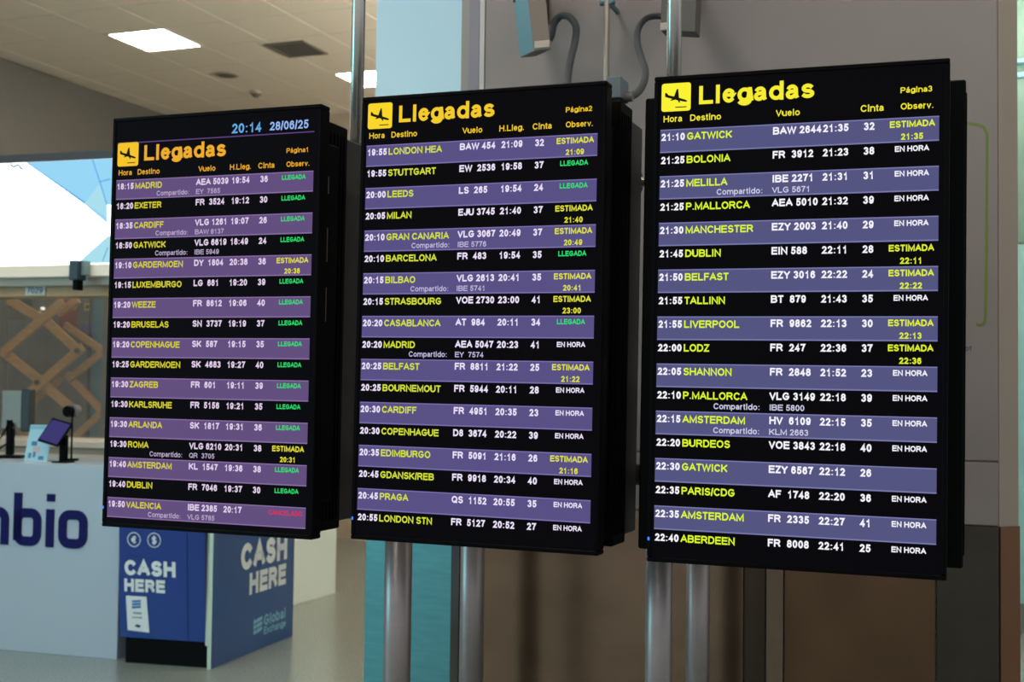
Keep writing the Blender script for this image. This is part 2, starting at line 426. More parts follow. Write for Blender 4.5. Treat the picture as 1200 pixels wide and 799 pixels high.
# cladding sheets; strip tones and the dark right end put reflections into the colour
j1, j2, j3 = G.at(872, 720, CY).x, G.at(898, 720, CY).x, G.at(919, 720, CY).x
j4 = G.at(1097, 700, CY).x
xs = [XL + ch, j1, j2, j3, j4, XR - ch]
ms = [brown_steel, dark_steel, mat('cladding_light_reflection', (124, 104, 86), .35, .7, noise=.06), mat('deep_brown_cladding', (100, 76, 56), .2, .85, noise=.14, nscale=5), mat('cladding_dark_reflection', (66, 60, 50), .22, .8, noise=.14, nscale=5)]
for k in range(5):
    b = bmesh.new(); box(b, xs[k] + .002, xs[k + 1] - .002, CY - .012 - (.004 if k == 2 else 0), CY + .004, .0, zc, bev=.0015, seg=1)
    link('cladding_sheet', b, ms[k], colm)
b = bmesh.new(); slant(b, XR - ch, CY, XR, CY + ch, .01, .0, zc); link('corner_sheet', b, mat('copper_brown_sheet', (120, 84, 58), .35, .7), colm)
b = bmesh.new(); slant(b, XL + .001, CY + ch, XL + ch, CY, .01, .0, zc); link('corner_sheet', b, dark_steel, colm)

# green outline sticker on the column (only its right side shows past the board)
gp = [(1100, 142), (1136, 144.5), (1146, 146), (1153, 149), (1157, 157), (1156.5, 220), (1156, 300), (1155, 370), (1153.5, 378), (1149, 380.5), (1144, 380)]
st = thing('wall_sticker', 'thin green rounded outline sticker with small lettering on the beige column', 'sticker', G.sub(0, 0))
P = [G.at(x, y, CY - .0065) for x, y in gp]
V = []; F = []
for i, q in enumerate(P):
    tdir = (P[min(i + 1, len(P) - 1)] - P[max(i - 1, 0)]); tdir.y = 0; tdir.normalize(); n = Vector((-tdir.z, 0, tdir.x)) * .0042
    for yy in (0, -.0015): V += [(q.x + n.x, q.y + yy, q.z + n.z), (q.x - n.x, q.y + yy, q.z - n.z)]
for i in range(len(P) - 1):
    o = 4 * i
    F += [(o + 2, o + 3, o + 7, o + 6), (o, o + 2, o + 6, o + 4), (o + 3, o + 1, o + 5, o + 7)]
pymesh('outline', V, F, green, st)
q = G.at(1139, 411, CY); text('lettering', 'bot', q.x, q.z, .024, printdk, st, y=CY - .0085, wt=.1, align='r')

# ------------------------------------------------------------------ pale blue pillar behind, left of the column
PY = 2.3
x0 = G.at(434.5, 400, PY).x; x1 = xl + .55
pil = thing('pillar', 'pale blue pillar with teal steel foot, left of and behind the broad column', 'column', G.sub(0, 0))
b = bmesh.new(); box(b, x0, x1, PY, PY + .8, zc, CEIL, bev=.004); link('painted_shaft', b, palebl, pil)
xm = G.at(452, 720, PY).x
b = bmesh.new(); box(b, x0 - .002, xm, PY - .012, PY + .8, 0, zc, bev=.003); link('steel_sheet', b, teal_steel, pil)
b = bmesh.new(); box(b, xm + .003, x1, PY - .012, PY + .8, 0, zc, bev=.003); link('steel_sheet', b, teal_steel, pil)

# ------------------------------------------------------------------ teal glazed wall to the right of the column
RY = (G.I @ floorpt(1195, 741)).y
tealw = mat('teal_frosted_glass_wall', (96, 132, 122), .3, noise=.03, nscale=2)
teall = mat('pale_teal_glass_wall', (128, 178, 178), .3)
rx0 = 1.25; rx1 = 9.0
wr = struct(pymesh('wall_right', [], [], tealw, world=G.sub(0, 0)))
b = bmesh.new(); box(b, rx0, rx1, RY, RY + .1, 0, CEIL); wr.data = link('wall_right_core', b, tealw).data; bpy.data.objects.remove(bpy.data.objects['wall_right_core'])
z1, z2, z3, zb = [G.at(1194, yy, RY).z for yy in (71, 88, 285, 706)]
for k in range(4):
    xa, xb = rx0 + k * 1.6, rx0 + (k + 1) * 1.6
    b = bmesh.new(); box(b, xa + .01, xb - .01, RY - .03, RY, zb, z3 - .01, bev=.002, seg=1); link('glass_panel', b, teall, wr)
    b = bmesh.new(); box(b, xa + .01, xb - .01, RY - .03, RY, z3, z2, bev=.002, seg=1); link('glass_panel', b, tealw, wr)
b = bmesh.new(); box(b, rx0, rx1, RY - .08, RY, z1 - .035, z1, bev=.004, seg=1); box(b, rx0, rx1, RY - .06, RY, z2 - .03, z2 + .01, bev=.004, seg=1)
link('rail_trim', b, mat('teal_trim', (120, 170, 176), .3, .4), wr)
b = bmesh.new(); box(b, rx0, rx1, RY - .05, RY, 0, zb, bev=.003, seg=1); struct(link('baseboard_right', b, mat('grey_skirting', (92, 104, 100), .5), world=G.sub(0, 0)))

# ------------------------------------------------------------------ the three arrivals boards
ROWS = [
 [('18:15', 'MADRID', 'AEA 5039', '19:54', '36', 'L', '', 'EY  7565'), ('18:20', 'EXETER', 'FR  3524', '19:12', '30', 'L', '', ''),
  ('18:35', 'CARDIFF', 'VLG 1261', '19:07', '26', 'L', '', 'BAW 8137'), ('18:50', 'GATWICK', 'VLG 6619', '18:49', '24', 'L', '', 'IBE 5949'),
  ('19:10', 'GARDERMOEN', 'DY  1804', '20:38', '36', 'E', '20:38', ''), ('19:15', 'LUXEMBURGO', 'LG  661', '19:20', '39', 'L', '', ''),
  ('19:20', 'WEEZE', 'FR  8612', '19:06', '40', 'L', '', ''), ('19:20', 'BRUSELAS', 'SN  3737', '19:19', '37', 'L', '', ''),
  ('19:20', 'COPENHAGUE', 'SK  587', '19:15', '35', 'L', '', ''), ('19:25', 'GARDERMOEN', 'SK  4683', '19:27', '40', 'L', '', ''),
  ('19:30', 'ZAGREB', 'FR  601', '19:11', '39', 'L', '', ''), ('19:30', 'KARLSRUHE', 'FR  5156', '19:21', '35', 'L', '', ''),
  ('19:30', 'ARLANDA', 'SK  1817', '19:31', '36', 'L', '', ''), ('19:30', 'ROMA', 'VLG 6210', '20:31', '38', 'E', '20:31', 'QR  3705'),
  ('19:40', 'AMSTERDAM', 'KL  1547', '19:36', '38', 'L', '', ''), ('19:40', 'DUBLIN', 'FR  7046', '19:37', '30', 'L', '', ''),
  ('19:50', 'VALENCIA', 'IBE 2385', '20:17', '', 'C', '', 'VLG 5785')],
 [('19:55', 'LONDON HEA', 'BAW 454', '21:09', '32', 'E', '21:09', ''), ('19:55', 'STUTTGART', 'EW  2536', '19:58', '37', 'L', '', ''),
  ('20:00', 'LEEDS', 'LS  265', '19:54', '24', 'L', '', ''), ('20:05', 'MILAN', 'EJU 3745', '21:40', '37', 'E', '21:40', ''),
  ('20:10', 'GRAN CANARIA', 'VLG 3067', '20:49', '37', 'E', '20:49', 'IBE 5776'), ('20:10', 'BARCELONA', 'FR  483', '19:54', '35', 'L', '', ''),
  ('20:15', 'BILBAO', 'VLG 2613', '20:41', '35', 'E', '20:41', 'IBE 5741'), ('20:15', 'STRASBOURG', 'VOE 2730', '23:00', '41', 'E', '23:00', ''),
  ('20:20', 'CASABLANCA', 'AT  984', '20:11', '34', 'L', '', ''), ('20:20', 'MADRID', 'AEA 5047', '20:23', '41', 'H', '', 'EY  7574'),
  ('20:25', 'BELFAST', 'FR  8811', '21:22', '25', 'E', '21:22', ''), ('20:25', 'BOURNEMOUT', 'FR  5944', '20:11', '28', 'H', '', ''),
  ('20:30', 'CARDIFF', 'FR  4951', '20:35', '23', 'H', '', ''), ('20:30', 'COPENHAGUE', 'D8  3674', '20:22', '39', 'H', '', ''),
  ('20:35', 'EDIMBURGO', 'FR  5091', '21:16', '26', 'E', '21:16', ''), ('20:45', 'GDANSK/REB', 'FR  9918', '20:34', '40', 'H', '', ''),
  ('20:45', 'PRAGA', 'QS  1152', '20:55', '35', 'H', '', ''), ('20:55', 'LONDON STN', 'FR  5127', '20:52', '27', 'H', '', '')],
 [('21:10', 'GATWICK', 'BAW 2644', '21:35', '32', 'E', '21:35', ''), ('21:25', 'BOLONIA', 'FR  3912', '21:23', '38', 'H', '', ''),
  ('21:25', 'MELILLA', 'IBE 2271', '21:31', '31', 'H', '', 'VLG 5671'), ('21:25', 'P.MALLORCA', 'AEA 5010', '21:32', '39', 'H', '', ''),
  ('21:30', 'MANCHESTER', 'EZY 2003', '21:40', '29', 'H', '', ''), ('21:45', 'DUBLIN', 'EIN 588', '22:11', '28', 'E', '22:11', ''),
  ('21:50', 'BELFAST', 'EZY 3016', '22:22', '24', 'E', '22:22', ''), ('21:55', 'TALLINN', 'BT  879', '21:43', '35', 'H', '', ''),
  ('21:55', 'LIVERPOOL', 'FR  9862', '22:13', '30', 'E', '22:13', ''), ('22:00', 'LODZ', 'FR  247', '22:36', '37', 'E', '22:36', ''),
  ('22:05', 'SHANNON', 'FR  2848', '21:52', '23', 'H', '', ''), ('22:10', 'P.MALLORCA', 'VLG 3149', '22:18', '39', 'H', '', 'IBE 5800'),
  ('22:15', 'AMSTERDAM', 'HV  6109', '22:15', '35', 'H', '', 'KLM 2663'), ('22:20', 'BURDEOS', 'VOE 3843', '22:18', '40', 'H', '', ''),
  ('22:30', 'GATWICK', 'EZY 6567', '22:12', '26', '', '', ''), ('22:35', 'PARIS/CDG', 'AF  1748', '22:20', '36', 'H', '', ''),
  ('22:35', 'AMSTERDAM', 'FR  2335', '22:27', '41', 'H', '', ''), ('22:40', 'ABERDEEN', 'FR  8008', '22:41', '25', 'H', '', '')]]
PAL = [dict(band=(98, 78, 126), bandl=(136, 110, 162), txt=(228, 208, 236), dim=(184, 168, 200), yel=(214, 206, 48), head=(238, 172, 44), grn=(44, 220, 112), est=(226, 218, 60), icon=(246, 196, 40)),
       dict(band=(88, 80, 132), bandl=(122, 110, 170), txt=(236, 226, 250), dim=(192, 182, 220), yel=(212, 224, 56), head=(244, 202, 44), grn=(44, 224, 112), est=(224, 224, 60), icon=(250, 214, 40)),
       dict(band=(84, 84, 128), bandl=(120, 120, 172), txt=(246, 244, 255), dim=(206, 204, 232), yel=(222, 246, 44), head=(246, 236, 50), grn=(44, 224, 112), est=(226, 240, 50), icon=(250, 242, 50))]
BLABEL = ['tall black arrivals board with blue clock and date, leftmost of the three', 'tall black arrivals board reading page 2, middle of the three',
          'tall black arrivals board reading page 3, rightmost and nearest of the three']
BW, BH = .715, 1.23
# position and attitude of each board (x, y, z centre; yaw, pitch, roll)
BP = [(-.8848, 3.7246, 1.7966, -.3578, .0019, .0049), (-.1007, 3.427, 1.8015, -.3682, -.0029, .0082), (.6867, 3.1195, 1.792, -.345, -.0046, .007)]
U0, U1, V0, PITCHV = .0245, .967, .1112, .04838
BODY = []
for bi in range(3):
    x, y, z, ya, pi_, ro = BP[bi]; pal = PAL[bi]
    R = Matrix.Rotation(ya, 4, 'Z') @ Matrix.Rotation(pi_, 4, 'X') @ Matrix.Rotation(ro, 4, 'Y')
    MW = Matrix.Translation((x, y, z)) @ R @ Matrix.Translation((0, 0, -BH / 2))
    root = thing('arrivals_board', BLABEL[bi], 'display board', MW, 'arrivals boards')
    hw = BW / 2
    # bezel: a frame round the recessed screen, plus the body behind it
    b = bmesh.new()
    bz = .012
    for a in ((-hw, hw, 0, bz), (-hw, hw, BH - bz, BH), (-hw, -hw + bz, bz, BH - bz), (hw - bz, hw, bz, BH - bz)):
        box(b, a[0], a[1], 0, .05, a[2], a[3], bev=.0025, seg=1)
    link('bezel', b, black, root)
    b = bmesh.new(); box(b, -hw + .006, hw - .006, .012, .052, .006, BH - .006, bev=.002, seg=1); link('casing', b, black2, root)
    scr_m = emit('screen_black_%d' % bi, (5, 4, 8), 1.0)
    b = bmesh.new(); box(b, -hw + bz, hw - bz, .003, .012, bz, BH - bz); scr = link('screen', b, scr_m, root)
    def X(u): return -hw + u * BW
    def Z(v): return BH * (1 - v)
    K = {k: emit('%s_glow_%d' % (n, bi), pal[k], 1.0) for k, n in dict(band='row_band', bandl='row_edge', txt='white_text', dim='dim_text', yel='yellow_text', head='amber_text', grn='green_text', est='lemon_text', icon='yellow_icon').items()}
    red = emit('red_text_glow', (226, 34, 84), 1.0); blk = emit('icon_black', (20, 18, 10), 1.0)
    dv = .0468 if bi == 0 else 0
    TY = .0018; YB = .0024
    def T(name, s, u, v, em, m, wt=.15, align='l', vy=1.0, width=None):
        # v is the vertical centre of the capitals
        return text(name, s, X(u), Z(v) - CAPH * em * vy / 2, em, m, scr, y=TY, wt=wt, align=align, vy=vy, width=width)
    if bi == 0:
        T('clock_text', '20:14', .585, .0445, .0396, emit('sky_blue_text', (104, 172, 232), 1.0), .13)
        T('date_text', '28/06/25', .7625, .0445, .0331, emit('pale_blue_text', (150, 184, 244), 1.0), .13, vy=1.05)
        b = bmesh.new(); box(b, X(U0), X(U1), YB, .003, Z(.0645), Z(.0620)); link('divider_line', b, emit('divider_glow', (92, 66, 128), 1.0), scr)
    # icon: rounded yellow square with a landing aeroplane
    ia, ib, va, vb = .0265, .132, .0152 + dv, .0738 + dv
    w_, h_ = X(ib) - X(ia), Z(va) - Z(vb)
    rr = .007; pts = []
    for (cx, cz, a0) in ((X(ib) - rr, Z(va) - rr, 0), (X(ia) + rr, Z(va) - rr, 90), (X(ia) + rr, Z(vb) + rr, 180), (X(ib) - rr, Z(vb) + rr, 270)):
        for k in range(6):
            a = math.radians(a0 + k * 18); pts.append((cx + rr * math.cos(a), YB, cz + rr * math.sin(a)))
    pymesh('pictogram', pts, [tuple(range(len(pts)))], K['icon'], scr)
    pl = [[(.12, .66), (.17, .67), (.24, .58), (.52, .50), (.82, .39), (.88, .35), (.86, .31), (.78, .32), (.50, .40), (.22, .49), (.12, .53)],
          [(.42, .50), (.52, .78), (.57, .79), (.60, .47)], [(.38, .45), (.30, .40), (.33, .38), (.52, .42)], [(.52, .44), (.60, .30), (.64, .30), (.62, .42)]]
    vs, fs = [], []
    for poly in pl:
        o = len(vs); vs += [(X(ia) + w_ * a, TY, Z(vb) + h_ * c) for a, c in poly]; fs.append(tuple(range(o, o + len(poly))))
    o = len(vs); vs += [(X(ia) + w_ * a, TY, Z(vb) + h_ * c) for a, c in ((.48, .12), (.86, .12), (.86, .155), (.48, .155))]; fs.append((o, o + 1, o + 2, o + 3))
    pymesh('aeroplane_mark', vs, fs, blk, scr)
    T('title_text', 'Llegadas', .158, .0435 + dv, .067, K['head'], .145, width=.0 or None, vy=.97)
    T('page_text', 'Página' + '123'[bi], .8425, .0575 + dv, .0192, K['head'], .12)
    for s_, u_, em_ in (('Hora', .034, .0218), ('Destino', .130, .0218), ('Vuelo', .4305, .0218), ('H.Lleg.', .5805, .0218), ('Cinta', .7135, .0222), ('Observ.', .8435, .0205)):
        if bi == 2 and s_ == 'H.Lleg.': continue
        T('heading_text', s_, u_, .0893 + dv, em_, K['head'], .12, vy=1.05)
    v0 = V0 + (.0428 if bi == 0 else 0)
    for ri, (ho, de, fl, hl, ci, ob, ot, sh) in enumerate(ROWS[bi]):
        va = v0 + ri * PITCHV
        if ri % 2 == 0:
            vv = va + PITCHV * (1.0)
            b = bmesh.new()
            box(b, X(U0), X(U1), YB, .003, Z(vv), Z(va))
            box(b, X(U0), X(U1), YB - .0001, YB + .0002, Z(va + .0022), Z(va), mi=1)
            box(b, X(U0), X(U1), YB - .0001, YB + .0002, Z(vv), Z(vv - .0026), mi=1)
            link('row_band', b, [K['band'], K['bandl']], scr)
        c1 = va + .0158
        E = .0243
        T('hour_text', ho, .0275, c1, E, K['txt'], .16, vy=1.08)
        T('destination_text', de, .1195, c1, E, K['yel'], .14, vy=1.08)
        T('flight_text', fl, .4205, c1 - .002, E, K['txt'], .155, vy=1.08)
        T('arrival_time_text', hl, .590, c1 - .002, E, K['txt'], .155, vy=1.08)
        if ci: T('belt_text', ci, .724, c1 - .002, E, K['txt'], .155, vy=1.08)
        if ob == 'L': T('status_text', 'LLEGADA', .8245, c1 - .003, .0161, K['grn'], .15, vy=1.2)
        if ob == 'H': T('status_text', 'EN HORA', .826, c1 - .003, .0171, K['txt'], .15, vy=1.12)
        if ob == 'C': T('status_text', 'CANCELADO', .7995, c1 - .001, .0173, red, .14, vy=1.1)
        if ob == 'E':
            T('status_text', 'ESTIMADA', .809, c1 - .003, .0199, K['est'], .15, vy=1.12)
            T('status_time_text', ot, .8815, va + .0375, .0203, K['est'], .15, 'c', vy=1.05)
        if sh:
            T('shared_flight_text', 'Compartido:', .228, va + .0365, .0205, K['dim'], .12, width=.116, vy=1.0)
            T('shared_flight_text', sh, .4205, va + .0365, .0205, K['dim'], .12, width=advance(sh) * .0205)
    # small blue standby light at the lower left, side button on the left edge
    b = bmesh.new(); box(b, -hw + .002, -hw + .007, -.0012, .003, Z(.957), Z(.950), bev=.001, seg=1); link('power_light', b, emit('blue_led', (50, 120, 255), 1.6), root)
    b = bmesh.new(); box(b, -hw - .006, -hw + .002, .012, .03, Z(.505), Z(.465), bev=.002, seg=1); link('side_button', b, black, root)
    # wall-box behind: brackets, back box and grey rear unit, all hung from the same rails
    def inv(px, py, yy):
        I = MW.inverted(); a = I @ EYEV; d = I.to_3x3() @ ray(px, py); t = (yy - a.y) / d.y; return a + d * t
    if bi == 0: A = inv(405, 143, .25); Bm = inv(401, 620, .25); right, top, bot, left = (A.x + Bm.x) / 2, inv(395, 141, .13).z, inv(390, 624, .13).z, -hw + .03
    if bi == 1: A = inv(741, 121, .25); Bm = inv(733, 640, .25); right, top, bot, left = (A.x + Bm.x) / 2, inv(722, 117, .13).z, inv(722, 641, .13).z, -hw + .01
    if bi == 2: A = inv(1133, 94, .25); Bm = inv(1128, 664, .25); right, top, bot, left = (A.x + Bm.x) / 2, inv(1128, 93, .13).z, inv(1124, 666, .13).z, inv(752, 500, .13).x - .005
    print('board', bi, right, left, top, bot)
    b = bmesh.new(); box(b, left, right, .13, .25, bot, top, bev=.004, seg=1); link('back_box', b, black2, root)
    for k in range(5):                      # ribs on the side of the back box
        b = bmesh.new(); box(b, right - .001, right + .003, .145 + k * .02, .150 + k * .02, bot + .03, top - .03); link('cooling_rib', b, black2, root)
    b = bmesh.new()
    box(b, hw - .06, hw - .012, .05, .13, .10, BH - .10, bev=.003, seg=1); link('bracket', b, black2, root)
    b = bmesh.new(); box(b, -hw + .08, -hw + .14, .05, .13, .10, BH - .10, bev=.003, seg=1); link('bracket', b, black2, root)
    for (va, vb) in ((.16, .2), (.28, .36), (.42, .5)):
        b = bmesh.new(); box(b, hw - .012, hw - .009, .06, .068, Z(vb), Z(va)); link('catch', b, steel, root)
    b = bmesh.new(); box(b, left + .05, right - .004, .25, .37, bot + .02, top - .03, bev=.004, seg=1); link('rear_unit', b, darkgrey, root)
    BODY.append((MW, left, right, bot, top))

# ------------------------------------------------------------------ posts, ceiling poles and rails
PYF = .43
def post(px, yl, r, label, ztop, py=720):
    p = G.at(px, py, yl)
    t = thing('support_post', label, 'post', G.sub(p.x, yl, 0), 'steel posts under the boards')
    b = bmesh.new(); cyl(b, (0, 0, .012), (0, 0, ztop), r, 40); link('tube', b, steel, t, smooth=False)
    for f in t.children[0].data.polygons: f.use_smooth = len(f.vertices) == 4
    b = bmesh.new(); cyl(b, (0, 0, 0), (0, 0, .014), r * 2, 40); link('foot_plate', b, steel, t)
    b = bmesh.new(); cyl(b, (0, 0, ztop), (0, 0, ztop + .006), r + .001, 40); link('cap', b, black2, t)
    return p
pA = post(466, PYF, .0425, 'satin steel post at left under the middle board, in front', 1.62)
pB = post(553, 1.04, .043, 'satin steel post under the middle board, standing further back', 1.62)
pC = post(772, PYF, .0385, 'satin steel post at left under the right board, in front', 1.62)
pD = post(818, 1.04, .039, 'satin steel post under the right board, standing further back', 1.62)
for px, lab in ((419.5, 'thin chrome pole hanging from the ceiling left of the middle board'), (790, 'thin chrome pole hanging from the ceiling above the right board')):
    p = G.at(px, 60, PYF)
    t = thing('ceiling_pole', lab, 'pole', G.sub(p.x, PYF, 0), 'chrome poles')
    b = bmesh.new(); cyl(b, (0, 0, 1.7), (0, 0, CEIL), .0215, 32); o = link('tube', b, chrome, t)
    for f in o.data.polygons: f.use_smooth = len(f.vertices) == 4
    b = bmesh.new(); cyl(b, (0, 0, CEIL - .02), (0, 0, CEIL), .06, 32); link('ceiling_flange', b, chrome, t)
zr1 = G.at(756, 213, PYF).z; zr2 = G.at(750, 556, PYF).z
xa, xb = G.at(400, 200, PYF).x - .75, G.at(1050, 200, PYF).x
for z_, lab in ((zr1, 'horizontal chrome pipe joining the boards, upper one'), (zr2, 'horizontal dull steel rail joining the boards, lower one')):
    t = thing('cross_rail', lab, 'rail', G.sub(0, PYF, z_))
    b = bmesh.new(); cyl(b, (xa, 0, 0), (xb, 0, 0), .016, 24); o = link('tube', b, chrome if z_ == zr1 else darkgrey, t)
    for f in o.data.polygons: f.use_smooth = len(f.vertices) == 4
    for xx in (pA.x, pC.x, -.95):
        b = bmesh.new(); cyl(b, (xx - .02, 0, 0), (xx + .02, 0, 0), .05, 24); link('collar', b, darkgrey, t)
    # clamps fixing the boards' rear units to this rail
    for xx in (-.75, -.18, .1, .55, .98):
        b = bmesh.new(); box(b, xx - .03, xx + .03, -.06, .02, -.03, .03, bev=.004, seg=1); link('clamp', b, black2, t)
    for px_ in (741, ):
        q = G.at(px_, 214 if z_ == zr1 else 556, PYF)
        b = bmesh.new(); cyl(b, (q.x - .02, 0, 0), (q.x + .025, 0, 0), .03, 24); link('coupling', b, darkgrey, t)

# thin conduit rod with its clip, junction box and the two flexible conduits
q = G.at(711, 40, 1.2)
t = thing('conduit_rod', 'thin steel rod running up the column wall above the middle board', 'pipe', G.sub(q.x, 1.2, 0))
b = bmesh.new(); cyl(b, (0, 0, 2.0), (0, 0, CEIL), .0105, 20); link('rod', b, mat('warm_steel', (176, 168, 156), .4, .6), t)
zc_ = G.at(711, 3, 1.2).z
b = bmesh.new(); box(b, -.028, .028, -.008, .012, zc_ - .008, zc_ + .008, bev=.002); box(b, -.006, .006, .0, .14, zc_ - .002, zc_ + .012)
cyl(b, (-.02, -.014, zc_), (-.02, -.008, zc_), .006, 10); cyl(b, (.02, -.014, zc_), (.02, -.008, zc_), .006, 10)
link('clip', b, mat('teal_clip', (90, 120, 130), .4, .5), t)
a = G.at(714, 93, .2); c = G.at(731, 117, .2)
t = thing('junction_box', 'small grey-teal junction box on top of the middle board at its right end', 'box', G.sub(0, 0))
b = bmesh.new(); box(b, a.x, c.x, .17, .25, c.z, a.z, bev=.003); link('housing', b, mat('grey_teal_plastic', (98, 112, 118), .5), t)
q1 = G.at(732.5, 113, .2); q0 = G.at(730, 105, .2)
b = bmesh.new(); cyl(b, (c.x - .002, .21, q1.z), (c.x + .022, .21, q1.z), .013, 16); link('gland', b, mat('gland_grey', (110, 104, 100), .5), t)
def wallpath(pts):   # (px,py,depth)
    return smoothpath([G.at(px, py, yy) for px, py, yy in pts], 8)
b = bmesh.new(); tube(b, wallpath([(641, 50, 1.2), (646, 42, 1.2), (649, 28, 1.2), (657, 19, 1.2), (667, 20, 1.19), (675, 31, 1.17), (674, 48, 1.12), (669, 68, 1.0), (666, 85, .9), (665, 100, .8), (668, 125, .6), (690, 150, .42)]), .013)
tag(link('flexible_conduit', b, cable, world=G.sub(0, 0), smooth=True), 'grey flexible conduit looping down from the left wall box', 'cable', 'flexible conduits')
b = bmesh.new(); tube(b, wallpath([(780, 20, 1.15), (770, 19, 1.15), (757, 22, 1.12), (748, 34, 1.05), (747, 50, .95), (751, 66, .8), (756, 82, .6), (754, 98, .42), (745, 110, .3), (733, 113, .21)]), .011)
tag(link('flexible_conduit', b, cable, world=G.sub(0, 0), smooth=True), 'grey flexible conduit curving from the right wall box to the junction box', 'cable', 'flexible conduits')

# wall boxes (uplighter housings) at the top of the picture
def wallbox(label, front, back_shift, fm, sm, plate):
    """front: four pixels of its front face at depth yf; extruded to the wall"""
    t = thing('wall_box', label, 'light fixture', G.sub(0, 0), 'metal boxes on the column wall')
    yf, yb = .98, 1.05
    F_ = [G.at(px, py, yf) for px, py in front]
    Bk = [v + Vector((back_shift, yb - yf, 0.0)) for v in F_]
    b = bmesh.new(); fv = [b.verts.new(v) for v in F_]; bv = [b.verts.new(v) for v in Bk]
    b.faces.new(fv); b.faces.new(bv)
    for i in range(4):
        f = b.faces.new((fv[i], fv[(i + 1) % 4], bv[(i + 1) % 4], bv[i])); f.material_index = 1 if i == 3 else 0
    bmesh.ops.bevel(b, geom=b.edges[:], offset=.003, segments=1, affect='EDGES')
    link('housing', b, [fm, sm], t)
    lo = (F_[2] + F_[3]) / 2
    b = bmesh.new(); box(b, lo.x - .03 + plate, lo.x + .026 + plate * .6, yf - .004, yf + .02, lo.z + .008, lo.z + .034, bev=.002); link('label_plate', b, mat('plate_grey', (176, 162, 152), .5), t)
    b = bmesh.new(); box(b, lo.x - .075 + back_shift * .8, lo.x - .04 + back_shift * .8, yb - .01, CY - .006, lo.z + .2, lo.z + .3, bev=.004); link('wall_bracket', b, darkgrey, t)
    return t
taupe = mat('taupe_metal', (120, 106, 96), .5, .2); tealm = mat('teal_painted_metal', (92, 140, 152), .4, .3)
wallbox('slanting grey and teal metal box on column wall, left of thin rod', [(611, -70), (634, -70), (646, 58), (626, 60)], -.078, taupe, tealm, 0)
wallbox('dark grey metal box on column wall behind the right chrome pole', [(778, -70), (820, -70), (815, 38), (774, 36)], .0, mat('dark_taupe_metal', (88, 84, 80), .5, .2), darkgrey, -.03)

# ------------------------------------------------------------------ the exchange booth on the left
YAWB = -.30
corner = floorpt(137, 773)
K0 = Frame((corner.x, corner.y), YAWB)      # origin at the right front corner of the counter
CH = K0.at(100, 545.5).z
print('counter height', CH, 'corner', corner)
ct = thing('service_counter', 'long white counter with navy lettering at the far left', 'counter', K0.sub(0, 0))
SW = [-2.4, -2.0, -1.35, 0]
for i in range(3):
    b = bmesh.new(); box(b, SW[i] + .002, SW[i + 1] - .002, 0, .03, .0, CH, bev=.002, seg=1); link('front_panel', b, white, ct)
b = bmesh.new(); box(b, -2.2, 0, .03, .75, CH - .04, CH, bev=.003, seg=1); link('counter_top', b, mat('pale_counter_top', (176, 196, 210), .35), ct)
b = bmesh.new(); box(b, -.04, -.002, .03, .75, 0, CH - .04); link('side_panel', b, white, ct)
# lettering cambio
def ring(P0, P1, w, rx, n=10, gap=None):
    """rounded-rectangle ring between outer corners, width w"""
    x0, z0 = P0; x1, z1 = P1; pts = []
    for cx, cz, a0 in ((x1 - rx, z1 - rx, 0), (x0 + rx, z1 - rx, 90), (x0 + rx, z0 + rx, 180), (x1 - rx, z0 + rx, 270)):
        for k in range(n + 1):
            a = math.radians(a0 + 90 * k / n); pts.append((cx, cz, math.cos(a), math.sin(a)))
    outer = [(c + rx * a, d + rx * s_) for c, d, a, s_ in pts]; inner = [(c + (rx - w) * a, d + (rx - w) * s_) for c, d, a, s_ in pts]
    return outer, inner
def solid_rings(name, shapes, m, parent, y=-.008):
    V, F = [], []
    for kind, A in shapes:
        if kind == 'ring':
            o_, i_ = A[:2]; sel = A[2] if len(A) > 2 else None
            n = len(o_); base = len(V)
            for a, c in zip(o_, i_):
                V += [(a[0], y, a[1]), (c[0], y, c[1]), (a[0], 0, a[1]), (c[0], 0, c[1])]
            for k in range(n):
                if sel and not sel(o_[k]): continue
                p, q = base + 4 * k, base + 4 * ((k + 1) % n)
                F += [(p, q, q + 1, p + 1), (p, p + 2, q + 2, q), (p + 1, q + 1, q + 3, p + 3)]
        else:
            x0, x1, z0, z1 = A; base = len(V)
            V += [(x0, y, z0), (x1, y, z0), (x1, y, z1), (x0, y, z1), (x0, 0, z0), (x1, 0, z0), (x1, 0, z1), (x0, 0, z1)]
            F += [tuple(base + k for k in f) for f in ((0, 1, 2, 3), (0, 4, 5, 1), (1, 5, 6, 2), (2, 6, 7, 3), (3, 7, 4, 0))]
    return pymesh(name, V, F, m, parent)
def kp(px, py): q = K0.at(px, py); return q.x, q.z
zb_ = kp(60, 641)[1]; zx = kp(60, 596.5)[1]; zt = kp(20, 577)[1]
bx0, bx1 = kp(16.3, 620)[0], kp(48.6, 620)[0]; ix0, ix1 = kp(54.2, 620)[0], kp(63.5, 620)[0]; ox0, ox1 = kp(69, 620)[0], kp(102.8, 620)[0]
sw = kp(25.5, 620)[0] - bx0; rd = .075
solid_rings('letter', [('ring', ring((ox0, zb_), (ox1, zx), sw, rd))], navy, ct)
solid_rings('letter', [('box', (ix0, ix1, zb_, zx)), ('box', (ix0 + .003, ix1 + .003, zt - .045, zt))], navy, ct)
solid_rings('letter', [('box', (bx0, bx0 + sw, zb_ + .03, zt)), ('ring', ring((bx0, zb_), (bx1, zx), sw, rd))], navy, ct)
gw = bx0 - .035
mw = .27
